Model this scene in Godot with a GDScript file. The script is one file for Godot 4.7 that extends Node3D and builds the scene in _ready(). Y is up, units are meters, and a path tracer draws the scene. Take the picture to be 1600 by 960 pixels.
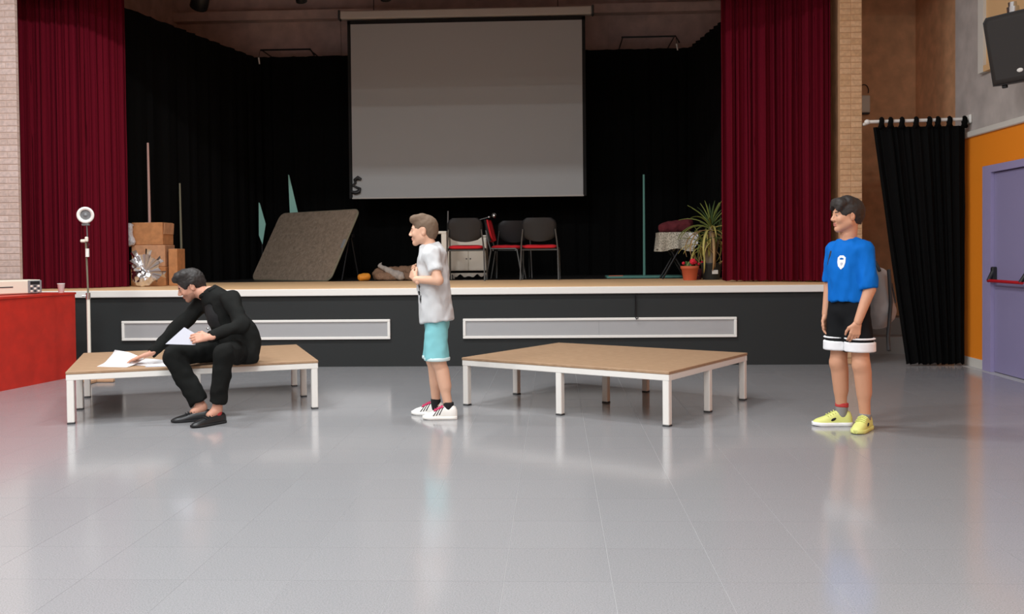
extends Node3D

# ---------------------------------------------------------------- mesh helpers

class B:
	var st := SurfaceTool.new()
	func _init() -> void:
		st.begin(Mesh.PRIMITIVE_TRIANGLES)
		st.set_smooth_group(-1)
	func smooth(on: bool) -> void:
		st.set_smooth_group(0 if on else -1)
	func v(p: Vector3, uv: Vector2) -> void:
		st.set_uv(uv)
		st.add_vertex(p)
	func tri(a: Vector3, b: Vector3, c: Vector3) -> void:   # outward when counter-clockwise
		v(a, Vector2(a.x, a.y)); v(c, Vector2(c.x, c.y)); v(b, Vector2(b.x, b.y))
	func quad(a: Vector3, b: Vector3, c: Vector3, d: Vector3) -> void:
		v(a, Vector2(0, 0)); v(c, Vector2(1, 1)); v(b, Vector2(1, 0))
		v(a, Vector2(0, 0)); v(d, Vector2(0, 1)); v(c, Vector2(1, 1))
	func box(c: Vector3, s: Vector3, bev := 0.0, bs := Basis.IDENTITY) -> void:
		smooth(false)
		var h := s * 0.5
		var e := minf(bev, minf(h.x, minf(h.y, h.z)) * 0.9)
		if e <= 0.0:
			var k := []
			for i in 8:
				k.append(c + bs * Vector3(h.x if i & 1 else -h.x, h.y if i & 2 else -h.y, h.z if i & 4 else -h.z))
			quad(k[4], k[5], k[7], k[6]); quad(k[1], k[0], k[2], k[3])
			quad(k[5], k[1], k[3], k[7]); quad(k[0], k[4], k[6], k[2])
			quad(k[6], k[7], k[3], k[2]); quad(k[0], k[1], k[5], k[4])
			return
		# faces
		for ax in 3:
			for sg: float in [-1.0, 1.0]:
				var u := (ax + 1) % 3
				var w := (ax + 2) % 3
				var q := []
				for uv: Vector2 in [Vector2(-1, -1), Vector2(1, -1), Vector2(1, 1), Vector2(-1, 1)]:
					var p := Vector3.ZERO
					p[ax] = sg * h[ax]; p[u] = uv.x * (h[u] - e); p[w] = uv.y * (h[w] - e)
					q.append(c + bs * p)
				if sg > 0: quad(q[0], q[1], q[2], q[3])
				else: quad(q[3], q[2], q[1], q[0])
		# edges along ax
		for ax in 3:
			var u := (ax + 1) % 3
			var w := (ax + 2) % 3
			for su: float in [-1.0, 1.0]:
				for sw: float in [-1.0, 1.0]:
					var p0 := Vector3.ZERO
					var p1 := Vector3.ZERO
					p0[u] = su * h[u]; p0[w] = sw * (h[w] - e)
					p1[u] = su * (h[u] - e); p1[w] = sw * h[w]
					var l := h[ax] - e
					var a := p0; a[ax] = -l
					var b := p0; b[ax] = l
					var d := p1; d[ax] = -l
					var f := p1; f[ax] = l
					if su * sw > 0: quad(c + bs * d, c + bs * f, c + bs * b, c + bs * a) if false else quad(c + bs * a, c + bs * d, c + bs * f, c + bs * b)
					else: quad(c + bs * a, c + bs * b, c + bs * f, c + bs * d)
		for i in 8:
			var s3 := Vector3(1 if i & 1 else -1, 1 if i & 2 else -1, 1 if i & 4 else -1)
			var a := c + bs * (s3 * Vector3(h.x, h.y - e, h.z - e))
			var b := c + bs * (s3 * Vector3(h.x - e, h.y, h.z - e))
			var d := c + bs * (s3 * Vector3(h.x - e, h.y - e, h.z))
			if s3.x * s3.y * s3.z > 0: tri(a, b, d)
			else: tri(a, d, b)
	func rings(rs: Array, closed := true, cap := true) -> void:   # rings seen counter-clockwise from the end of the loft
		smooth(true)
		var n: int = rs[0].size()
		for i in rs.size() - 1:
			for j in (n if closed else n - 1):
				var k := (j + 1) % n
				quad(rs[i][j], rs[i][k], rs[i + 1][k], rs[i + 1][j])
		if cap and closed:
			smooth(false)
			for e in 2:
				var r: PackedVector3Array = rs[0] if e == 0 else rs[rs.size() - 1]
				var m := Vector3.ZERO
				for p in r: m += p
				m /= float(n)
				for j in n:
					if e == 0: tri(m, r[(j + 1) % n], r[j])
					else: tri(m, r[j], r[(j + 1) % n])
	func tube(pts: Array, rad: Variant, seg := 10, cap := true) -> void:
		var rs := []
		var up := Vector3.UP
		var t0: Vector3 = (pts[1] - pts[0]).normalized()
		if absf(t0.dot(up)) > 0.9: up = Vector3.RIGHT
		var x := up.cross(t0).normalized()
		for i in pts.size():
			var a: Vector3 = pts[maxi(i - 1, 0)]
			var b: Vector3 = pts[mini(i + 1, pts.size() - 1)]
			var t := (b - a).normalized()
			x = (x - t * x.dot(t)).normalized()
			var y := t.cross(x)
			var r: float = rad[i] if rad is Array else rad
			var ring := PackedVector3Array()
			for j in seg:
				var an := TAU * j / seg
				ring.append(pts[i] + (x * cos(an) + y * sin(an)) * r)
			rs.append(ring)
		rings(rs, true, cap)
	func lathe(prof: Array, seg := 20, xf := Transform3D.IDENTITY, cap := true) -> void:   # profile (r, y), from bottom to top
		var rs := []
		for p: Vector2 in prof:
			var ring := PackedVector3Array()
			for j in seg:
				var an := -TAU * j / seg
				ring.append(xf * Vector3(cos(an) * p.x, p.y, sin(an) * p.x))
			rs.append(ring)
		rings(rs, true, cap)
	func prism(poly: Array, z0: float, z1: float, xf := Transform3D.IDENTITY) -> void:   # polygon counter-clockwise seen from +z
		smooth(false)
		var pk := PackedVector2Array(poly)
		if Geometry2D.is_polygon_clockwise(pk): pk.reverse()
		var ix := Geometry2D.triangulate_polygon(pk)
		for i in range(0, ix.size(), 3):
			var a := pk[ix[i]]; var b := pk[ix[i + 1]]; var c := pk[ix[i + 2]]
			if (b - a).cross(c - a) < 0.0:
				var t := b; b = c; c = t
			tri(xf * Vector3(a.x, a.y, z1), xf * Vector3(b.x, b.y, z1), xf * Vector3(c.x, c.y, z1))
			tri(xf * Vector3(a.x, a.y, z0), xf * Vector3(c.x, c.y, z0), xf * Vector3(b.x, b.y, z0))
		for i in pk.size():
			var a := pk[i]; var b := pk[(i + 1) % pk.size()]
			quad(xf * Vector3(a.x, a.y, z0), xf * Vector3(b.x, b.y, z0), xf * Vector3(b.x, b.y, z1), xf * Vector3(a.x, a.y, z1))
	func ball(c: Vector3, r: Vector3, bs := Basis.IDENTITY, rows := 8, seg := 14) -> void:
		var rs := []
		for i in rows + 1:
			var ph := -PI / 2 + PI * i / rows
			var ring := PackedVector3Array()
			for j in seg:
				var an := -TAU * j / seg
				ring.append(c + bs * (Vector3(cos(an) * cos(ph), sin(ph), sin(an) * cos(ph)) * r))
			rs.append(ring)
		rings(rs, true, false)
	func done() -> ArrayMesh:
		st.generate_normals()
		return st.commit()

class Soup:
	var V := PackedVector3Array()
	var N := PackedVector3Array()
	var C := PackedColorArray()
	var I := PackedInt32Array()
	func done() -> ArrayMesh:
		var a := []
		a.resize(Mesh.ARRAY_MAX)
		a[Mesh.ARRAY_VERTEX] = V
		a[Mesh.ARRAY_NORMAL] = N
		a[Mesh.ARRAY_COLOR] = C
		a[Mesh.ARRAY_INDEX] = I
		var m := ArrayMesh.new()
		m.add_surface_from_arrays(Mesh.PRIMITIVE_TRIANGLES, a)
		return m

class Prim:
	var ell := false
	var a: Vector3
	var b: Vector3
	var ra := 0.0
	var rb := 0.0
	var k := 0.02
	var sq := Vector3.ZERO     # squash direction
	var sf := 1.0              # squash factor along it
	var fa := false            # flat end at a
	var fb := false
	var r := Vector3.ONE       # ellipsoid radii
	var inv := Basis.IDENTITY
	var cut := false

class Net:                     # a distance field of tapered capsules and ellipsoids, meshed as surface nets
	var prims: Array[Prim] = []
	var planes := []           # [normal, offset]: what lies beyond is cut away
	var cell := 0.012
	var noise: FastNoiseLite
	var amp := 0.0
	var nstretch := Vector3.ONE
	var data := PackedFloat32Array()
	var org := Vector3.ZERO
	var nx := 0
	var ny := 0
	var nz := 0
	func cone(a: Vector3, b: Vector3, ra: float, rb: float, k := 0.02, sq := Vector3.ZERO, sf := 1.0, fa := false, fb := false) -> Prim:
		var p := Prim.new()
		p.a = a; p.b = b; p.ra = ra; p.rb = rb; p.k = k; p.sq = sq.normalized(); p.sf = sf; p.fa = fa; p.fb = fb
		prims.append(p)
		return p
	func ell(c: Vector3, r: Vector3, k := 0.02, bs := Basis.IDENTITY, cut := false) -> Prim:
		var p := Prim.new()
		p.ell = true; p.a = c; p.b = c; p.r = r; p.k = k; p.inv = bs.inverse(); p.cut = cut
		p.ra = maxf(r.x, maxf(r.y, r.z)); p.rb = p.ra
		prims.append(p)
		return p
	func fill() -> void:
		var lo := Vector3.ONE * 1e9
		var hi := -lo
		for p in prims:
			if p.cut: continue
			var m := Vector3.ONE * (maxf(p.ra, p.rb) + cell * 2.5 + amp)
			lo = lo.min(p.a.min(p.b) - m); hi = hi.max(p.a.max(p.b) + m)
		org = lo
		nx = int((hi.x - lo.x) / cell) + 2; ny = int((hi.y - lo.y) / cell) + 2; nz = int((hi.z - lo.z) / cell) + 2
		data.resize(nx * ny * nz)
		data.fill(9.0)
		for p in prims:
			var pad := Vector3.ONE * (maxf(p.ra, p.rb) + maxf(p.k, 2.0 * cell) + cell)
			var l := ((p.a.min(p.b) - pad - org) / cell).floor()
			var h := ((p.a.max(p.b) + pad - org) / cell).ceil()
			var x0 := maxi(int(l.x), 0); var x1 := mini(int(h.x), nx - 1)
			var y0 := maxi(int(l.y), 0); var y1 := mini(int(h.y), ny - 1)
			var z0 := maxi(int(l.z), 0); var z1 := mini(int(h.z), nz - 1)
			var a := p.a
			var ab := p.b - p.a
			var l2 := maxf(ab.length_squared(), 1e-9)
			var il := 1.0 / l2
			var dir := ab / sqrt(l2)
			var ra := p.ra
			var dr := p.rb - p.ra
			var k := maxf(p.k, 1e-5)
			var ell_ := p.ell
			var isq := 1.0 / p.sf - 1.0
			var sq := p.sq
			var has_sq := p.sf != 1.0
			var len_ := sqrt(l2)
			for z in range(z0, z1 + 1):
				for y in range(y0, y1 + 1):
					var at := (z * ny + y) * nx
					for x in range(x0, x1 + 1):
						var q := org + Vector3(x, y, z) * cell - a
						var d: float
						if ell_:
							q = p.inv * q
							var k0 := (q / p.r).length()
							var k1 := (q / (p.r * p.r)).length()
							d = k0 * (k0 - 1.0) / maxf(k1, 1e-6)
						else:
							if has_sq: q += sq * (q.dot(sq) * isq)
							var t := clampf(q.dot(ab) * il, 0.0, 1.0)
							d = (q - ab * t).length() - (ra + dr * t)
							if p.fa: d = maxf(d, -q.dot(dir))
							if p.fb: d = maxf(d, q.dot(dir) - len_)
						var o := data[at + x]
						if p.cut:
							var e := -d
							var g := maxf(k - absf(o - e), 0.0) / k
							data[at + x] = maxf(o, e) + g * g * k * 0.25
						elif o > 8.0:
							data[at + x] = d
						else:
							var g := maxf(k - absf(o - d), 0.0) / k
							data[at + x] = minf(o, d) - g * g * k * 0.25
		if planes.size() or amp > 0.0:
			for z in nz:
				for y in ny:
					var at := (z * ny + y) * nx
					for x in nx:
						var o := data[at + x]
						if absf(o) > 4.0 * cell + amp and planes.is_empty(): continue
						if o > 8.0: continue
						var q := org + Vector3(x, y, z) * cell
						if amp > 0.0 and noise:
							var s := q * nstretch
							o += amp * noise.get_noise_3d(s.x, s.y, s.z)
						for pl in planes:
							o = maxf(o, q.dot(pl[0]) - float(pl[1]))
						data[at + x] = o
	func at_point(p: Vector3) -> float:
		var g := (p - org) / cell
		var x := int(floor(g.x)); var y := int(floor(g.y)); var z := int(floor(g.z))
		if x < 0 or y < 0 or z < 0 or x >= nx - 1 or y >= ny - 1 or z >= nz - 1: return 1.0
		var f := g - Vector3(x, y, z)
		var i := (z * ny + y) * nx + x
		var s := nx * ny
		var c00 := lerpf(data[i], data[i + 1], f.x)
		var c10 := lerpf(data[i + nx], data[i + nx + 1], f.x)
		var c01 := lerpf(data[i + s], data[i + s + 1], f.x)
		var c11 := lerpf(data[i + s + nx], data[i + s + nx + 1], f.x)
		return lerpf(lerpf(c00, c10, f.y), lerpf(c01, c11, f.y), f.z)
	func hit(from: Vector3, dir: Vector3, far := 1.0) -> Vector3:
		var t := 0.0
		while t < far:
			if at_point(from + dir * t) < 0.0: return from + dir * t
			t += 0.003
		return from + dir * far
	func mesh_into(s: Soup, colour: Callable) -> void:
		if data.is_empty(): fill()
		var index := PackedInt32Array()
		index.resize(nx * ny * nz)
		index.fill(-1)
		var first := s.V.size()
		var step := [0, 1, nx, nx + 1, nx * ny, nx * ny + 1, nx * ny + nx, nx * ny + nx + 1]
		var edges := [[0, 1], [2, 3], [4, 5], [6, 7], [0, 2], [1, 3], [4, 6], [5, 7], [0, 4], [1, 5], [2, 6], [3, 7]]
		var off := [Vector3(0, 0, 0), Vector3(1, 0, 0), Vector3(0, 1, 0), Vector3(1, 1, 0), Vector3(0, 0, 1), Vector3(1, 0, 1), Vector3(0, 1, 1), Vector3(1, 1, 1)]
		var lim := 3.0 * cell
		var cells := PackedInt32Array()
		for z in nz - 1:
			for y in ny - 1:
				var at := (z * ny + y) * nx
				for x in nx - 1:
					var i := at + x
					if absf(data[i]) > lim: continue
					var mask := 0
					for c in 8:
						if data[i + step[c]] < 0.0: mask |= 1 << c
					if mask == 0 or mask == 255: continue
					var sum := Vector3.ZERO
					var n := 0
					for e in edges:
						var m0: int = (mask >> e[0]) & 1
						var m1: int = (mask >> e[1]) & 1
						if m0 != m1:
							var d0 := data[i + step[e[0]]]
							var d1 := data[i + step[e[1]]]
							var p0: Vector3 = off[e[0]]
							var p1: Vector3 = off[e[1]]
							sum += p0.lerp(p1, d0 / (d0 - d1))
							n += 1
					index[i] = s.V.size()
					cells.append(i)
					var p := org + (Vector3(x, y, z) + sum / n) * cell
					s.V.append(p)
					s.N.append(Vector3.ZERO)
					s.C.append(colour.call(p))
		var dim := [1, nx, nx * ny]
		for i in cells:
			for ax in 3:
				var u: int = dim[(ax + 1) % 3]
				var w: int = dim[(ax + 2) % 3]
				var a := data[i] < 0.0
				var b: bool = data[i + dim[ax]] < 0.0
				if a == b or i - u - w < 0: continue
				var q0 := index[i]; var q1 := index[i - u]; var q2 := index[i - u - w]; var q3 := index[i - w]
				if q0 < 0 or q1 < 0 or q2 < 0 or q3 < 0: continue
				# outward along +axis when a is inside
				var o := [q0, q1, q2, q3] if a else [q3, q2, q1, q0]
				var nrm: Vector3 = (s.V[o[2]] - s.V[o[0]]).cross(s.V[o[3]] - s.V[o[1]])
				for j in 4: s.N[o[j]] += nrm
				s.I.append_array([o[0], o[2], o[1], o[0], o[3], o[2]])
		for i in range(first, s.V.size()):
			s.N[i] = s.N[i].normalized()
	func mesh(col: Color) -> ArrayMesh:
		var s := Soup.new()
		mesh_into(s, func(_p: Vector3) -> Color: return col)
		return s.done()

# ---------------------------------------------------------------- scene helpers

var M := {}
var counts := {}
var rng := RandomNumberGenerator.new()

func numbered(parent: Node, called: String) -> String:
	var key := str(parent.get_instance_id()) + called
	var n: int = counts.get(key, 0)
	counts[key] = n + 1
	return called if n == 0 else "%s_%03d" % [called, n]

func place(o: Node, called: String, parent: Node = self) -> void:
	o.name = numbered(parent, called)
	parent.add_child(o, true)

func part(called: String, mesh: Mesh, mat: Material, parent: Node = self, at := Vector3.ZERO, label := "") -> MeshInstance3D:
	var o := MeshInstance3D.new()
	o.mesh = mesh
	o.material_override = mat
	o.position = at
	place(o, called, parent)
	if label != "": o.set_meta("label", label)
	return o

func tag(o: Node, label: String, category: String, group := "") -> Node:
	o.set_meta("label", label)
	o.set_meta("category", category)
	if group != "": o.set_meta("group", group)
	return o

func thing(called: String, label: String, category: String, at := Vector3.ZERO, turn := 0.0, group := "") -> Node3D:
	var o := Node3D.new()
	place(o, called)
	o.position = at
	o.rotation.y = turn
	tag(o, label, category, group)
	return o

func struct(called: String, mesh: Mesh, mat: Material, label: String, at := Vector3.ZERO, category := "structure") -> MeshInstance3D:
	var o := part(called, mesh, mat, self, at)
	o.set_meta("kind", "structure")
	tag(o, label, category)
	return o

func copy(src: Node3D, label: String, at: Vector3, turn: float) -> Node3D:
	var o: Node3D = src.duplicate()
	place(o, String(src.name).rstrip("0123456789").trim_suffix("_"))
	o.position = at
	o.rotation.y = turn
	o.set_meta("label", label)
	return o

func box_mesh(s: Vector3, bev := 0.0) -> ArrayMesh:
	var b := B.new()
	b.box(Vector3.ZERO, s, bev)
	return b.done()

func srgb(r: int, g: int, b: int) -> Color:
	return Color8(r, g, b)

func noise_tex(freq: float, ramp: Array, size := 512, fractal := 3, seed_ := 1, kind := FastNoiseLite.TYPE_SIMPLEX_SMOOTH) -> NoiseTexture2D:
	var n := FastNoiseLite.new()
	n.noise_type = kind
	n.frequency = freq
	n.fractal_octaves = fractal
	n.seed = seed_
	var t := NoiseTexture2D.new()
	t.width = size
	t.height = size
	t.seamless = true
	t.noise = n
	var g := Gradient.new()
	g.offsets = PackedFloat32Array([0.0, 1.0])
	g.colors = PackedColorArray([ramp[0], ramp[ramp.size() - 1]])
	for i in range(1, ramp.size() - 1): g.add_point(float(i) / (ramp.size() - 1), ramp[i])
	t.color_ramp = g
	return t

func mat(name_: String, col: Color, rough := 0.6, metal := 0.0) -> StandardMaterial3D:
	var m := StandardMaterial3D.new()
	m.resource_name = name_
	m.albedo_color = col
	m.roughness = rough
	m.metallic = metal
	M[name_] = m
	return m

func textured(m: StandardMaterial3D, t: Texture2D, scale: Vector3, world := true) -> StandardMaterial3D:
	m.albedo_texture = t
	m.uv1_triplanar = true
	m.uv1_world_triplanar = world
	m.uv1_scale = scale
	return m

func relief(m: StandardMaterial3D, t: Texture2D, cm: float) -> void:
	m.heightmap_enabled = true
	m.heightmap_texture = t
	m.heightmap_scale = cm

# ---------------------------------------------------------------- the build

func _ready() -> void:
	rng.seed = 7
	camera_and_light()
	materials()
	hall()
	stage()
	right_side()
	curtains()
	stage_back()
	stage_things()
	counter()
	platforms()
	man()
	boy_in_grey()
	boy_in_blue()

func camera_and_light() -> void:
	var cam := Camera3D.new()
	cam.name = "camera"
	cam.position = Vector3(0, 1.22, 0)
	cam.rotation = Vector3(-atan(0.022), deg_to_rad(2.52), -0.010)
	cam.projection = Camera3D.PROJECTION_FRUSTUM
	cam.near = 0.1
	cam.far = 60.0
	cam.size = 960.0 / 1500.0 * 0.1
	cam.frustum_offset = Vector2(0, -52.0 / 1500.0 * 0.1)
	cam.current = true
	add_child(cam)
	var we := WorldEnvironment.new()
	we.name = "world"
	var e := Environment.new()
	e.background_mode = Environment.BG_COLOR
	e.background_color = Color.BLACK
	e.tonemap_mode = Environment.TONE_MAPPER_LINEAR
	e.tonemap_exposure = 0.86
	e.sdfgi_enabled = true
	e.ssao_enabled = true
	e.ssil_enabled = true
	we.environment = e
	add_child(we)
	for spot: Array in [[-4.0, -7.6, 1.15], [-1.0, -7.6, 1.0], [-4.0, -4.2, 1.25], [-1.0, -4.2, 1.1], [-4.0, -0.8, 1.25], [-1.0, -0.8, 1.1], [-4.0, 2.6, 1.0], [-1.0, 2.6, 1.0], [2.4, 2.6, 0.8], [2.4, -0.8, 0.8]]:
		var l := AreaLight3D.new()
		l.area_size = Vector2(1.2, 0.3)
		l.light_color = Color(0.985, 1.0, 1.012)
		l.light_energy = 13.0 * float(spot[2])
		l.area_range = 30.0
		l.area_attenuation = 2.0
		l.shadow_enabled = true
		l.position = Vector3(spot[0], 5.36, spot[1])
		l.rotation.x = -PI / 2
		l.name = "lamp_light"
		add_child(l, true)

func materials() -> void:
	var sp := noise_tex(0.16, [srgb(150, 150, 152), srgb(178, 178, 180), srgb(186, 186, 188), srgb(205, 205, 206)], 512, 2, 3)
	for i in 3:
		var f := mat("terrazzo_%d" % i, [srgb(213, 213, 213), srgb(212, 212, 212), srgb(214, 214, 214)][i], 0.14)
		textured(f, sp, Vector3(1.6, 1.6, 1.6))
		f.uv1_offset = Vector3(i * 0.37, 0, i * 0.21)
	mat("grout", srgb(186, 186, 186), 0.4)
	var soft := noise_tex(0.02, [Color(0.86, 0.86, 0.86), Color.WHITE], 256, 4, 5)
	textured(mat("plaster", srgb(196, 187, 182), 0.85), soft, Vector3(0.5, 0.5, 0.5))
	textured(mat("ceiling", srgb(225, 222, 215), 0.9), soft, Vector3(0.5, 0.5, 0.5))
	textured(mat("brown_wall", srgb(240, 184, 138), 0.85), soft, Vector3(0.8, 0.8, 0.8))
	textured(mat("stage_wall", srgb(214, 188, 180), 0.9), soft, Vector3(0.6, 0.6, 0.6))
	for i in 3:
		textured(mat("brick_%d" % i, [srgb(228, 204, 194), srgb(223, 198, 187), srgb(232, 209, 200)][i], 0.85), soft, Vector3(3, 3, 3))
		textured(mat("tan_brick_%d" % i, [srgb(220, 176, 134), srgb(214, 170, 127), srgb(224, 181, 140)][i], 0.85), soft, Vector3(3, 3, 3))
	mat("mortar", srgb(198, 172, 158), 0.95)
	mat("tan_mortar", srgb(188, 146, 108), 0.95)
	mat("charcoal", srgb(35, 38, 38), 0.75)
	mat("black_floor", srgb(34, 34, 35), 0.45)
	mat("white_paint", srgb(238, 236, 230), 0.4)
	mat("cream_paint", srgb(232, 226, 212), 0.45)
	var wood := noise_tex(0.012, [srgb(196, 186, 176), srgb(236, 230, 222), srgb(216, 206, 196), srgb(252, 250, 248)], 512, 5, 11)
	var pale := noise_tex(0.012, [srgb(226, 222, 216), srgb(255, 255, 255), srgb(240, 236, 230), srgb(255, 255, 255)], 256, 4, 12)
	textured(mat("stage_wood", srgb(255, 212, 162), 0.55), pale, Vector3(0.35, 1.0, 4.0))
	textured(mat("platform_wood", srgb(190, 160, 130), 0.6), wood, Vector3(0.6, 2.0, 5.0), false)
	relief(mat("vent_mesh", srgb(176, 177, 178), 0.5, 0.2), noise_tex(0.3, [Color.BLACK, Color.WHITE], 256, 1, 9), 0.05)
	M.vent_mesh.uv1_triplanar = true
	M.vent_mesh.uv1_scale = Vector3(4, 14, 4)
	var weave := noise_tex(0.25, [Color(0.7, 0.7, 0.7), Color.WHITE], 256, 2, 21)
	var velvet := textured(mat("red_velvet", srgb(120, 18, 38), 0.9), weave, Vector3(3, 3, 3))
	velvet.rim_enabled = true
	velvet.rim = 0.18
	velvet.rim_tint = 0.8
	textured(mat("black_cloth", srgb(17, 17, 17), 0.95), weave, Vector3(3, 3, 3))
	mat("screen_fabric", srgb(176, 178, 178), 0.9)
	mat("screen_border", srgb(14, 14, 14), 0.8)
	mat("screen_case", srgb(196, 190, 182), 0.5)
	mat("black_metal", srgb(26, 26, 28), 0.45, 0.3)
	mat("black_plastic", srgb(30, 30, 32), 0.5)
	mat("chrome", srgb(205, 205, 205), 0.25, 1.0)
	mat("grey_metal", srgb(120, 120, 120), 0.4, 0.7)
	mat("orange", srgb(246, 142, 30), 0.55)
	mat("purple", srgb(146, 138, 176), 0.5)
	mat("purple_frame", srgb(158, 148, 188), 0.5)
	mat("panic_red", srgb(190, 30, 40), 0.4)
	mat("tan_blind", srgb(222, 180, 130), 0.8)
	mat("trim_grey", srgb(214, 210, 202), 0.6)
	mat("concrete", srgb(160, 156, 152), 0.8)
	textured(mat("counter_red", srgb(208, 44, 28), 0.5), soft, Vector3(1, 1, 1))
	mat("appliance_cream", srgb(226, 218, 200), 0.5)
	mat("dark_grey", srgb(58, 60, 62), 0.5)
	mat("mid_grey", srgb(128, 130, 132), 0.5)
	mat("paper", srgb(244, 244, 246), 0.8)
	mat("paper_grey", srgb(188, 190, 200), 0.8)
	mat("cup_white", srgb(242, 240, 236), 0.4)
	textured(mat("cardboard", srgb(206, 142, 92), 0.85), soft, Vector3(2, 2, 2))
	textured(mat("cardboard_pale", srgb(214, 158, 118), 0.85), soft, Vector3(2, 2, 2))
	mat("tape", srgb(196, 190, 186), 0.35)
	mat("foil", srgb(225, 225, 228), 0.22, 1.0)
	mat("plastic_bag", srgb(206, 204, 208), 0.3)
	var mottle := noise_tex(0.03, [srgb(96, 86, 78), srgb(190, 172, 156), srgb(150, 134, 120), srgb(226, 212, 198)], 512, 5, 31)
	textured(mat("mottled_board", srgb(206, 202, 194), 0.8), mottle, Vector3(0.5, 0.5, 0.5), false)
	mat("teal", srgb(150, 205, 192), 0.6)
	mat("teal_dark", srgb(88, 140, 130), 0.6)
	mat("pole_pink", srgb(190, 150, 140), 0.6)
	mat("pole_olive", srgb(120, 116, 96), 0.7)
	textured(mat("bundle", srgb(196, 168, 146), 0.8), mottle, Vector3(2, 2, 2), false)
	mat("bundle_grey", srgb(170, 160, 152), 0.6)
	mat("orange_cloth", srgb(222, 142, 40), 0.7)
	mat("seat_red", srgb(206, 28, 40), 0.85)
	mat("terracotta", srgb(206, 100, 66), 0.75)
	mat("soil", srgb(70, 54, 42), 0.95)
	mat("flower_red", srgb(226, 36, 60), 0.7)
	var lf := mat("leaf_green", srgb(128, 142, 70), 0.55)
	lf.backlight_enabled = true
	lf.backlight = Color(0.2, 0.22, 0.08)
	mat("leaf_yellow", srgb(196, 184, 104), 0.6)
	mat("leaf_dry", srgb(186, 150, 104), 0.8)
	mat("leaf_dark", srgb(74, 96, 56), 0.6)
	mat("bark", srgb(150, 132, 112), 0.9)
	mat("pot_black", srgb(38, 44, 46), 0.5)
	mat("wine_cloth", srgb(96, 30, 38), 0.9)
	var lace := noise_tex(0.09, [srgb(60, 58, 54), srgb(190, 186, 176), srgb(236, 232, 226)], 256, 2, 41)
	textured(mat("lace", srgb(250, 248, 240), 0.9), lace, Vector3(2.2, 2.2, 2.2), false)
	var glow := mat("lamp_glow", srgb(255, 250, 238), 0.4)
	glow.emission_enabled = true
	glow.emission = Color(1.0, 0.97, 0.9)
	glow.emission_energy_multiplier = 2.0
	# people
	var skin := mat("skin", Color.WHITE, 0.55)
	skin.vertex_color_use_as_albedo = true
	mat("hair_brown", srgb(112, 92, 74), 0.75)
	mat("hair_dark", srgb(42, 36, 33), 0.6)
	mat("hair_black", srgb(40, 36, 34), 0.6)
	mat("shirt_grey", srgb(203, 205, 206), 0.85)
	mat("shorts_aqua", srgb(128, 198, 204), 0.8)
	mat("hem_pale", srgb(214, 236, 236), 0.8)
	mat("sock_black", srgb(28, 28, 30), 0.9)
	mat("shoe_white", srgb(238, 236, 230), 0.5)
	mat("shoe_pink", srgb(216, 60, 110), 0.6)
	mat("shoe_black", srgb(32, 34, 36), 0.35)
	mat("shirt_blue", srgb(14, 104, 194), 0.7)
	mat("shorts_black", srgb(27, 28, 30), 0.8)
	mat("white_cloth", srgb(240, 240, 242), 0.8)
	mat("sock_red", srgb(190, 62, 62), 0.9)
	mat("sock_grey", srgb(140, 138, 136), 0.9)
	mat("shoe_lime", srgb(222, 226, 136), 0.6)
	mat("suit_black", srgb(31, 32, 31), 0.85)
	mat("trouser_black", srgb(28, 29, 28), 0.85)
	for nm: String in ["black_cloth", "suit_black", "trouser_black", "shirt_blue", "red_velvet", "shorts_black"]: M[nm].metallic_specular = 0.2
	mat("bag_grey", srgb(128, 122, 120), 0.8)
	mat("bag_black", srgb(34, 33, 34), 0.7)

func wall_box(x0: float, x1: float, y0: float, y1: float, z0: float, z1: float) -> ArrayMesh:
	var b := B.new()
	b.box(Vector3(x0 + x1, y0 + y1, z0 + z1) * 0.5, Vector3(absf(x1 - x0), absf(y1 - y0), absf(z1 - z0)))
	return b.done()

const SY := 0.85       # stage height
const SZ := -10.3      # stage front

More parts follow.
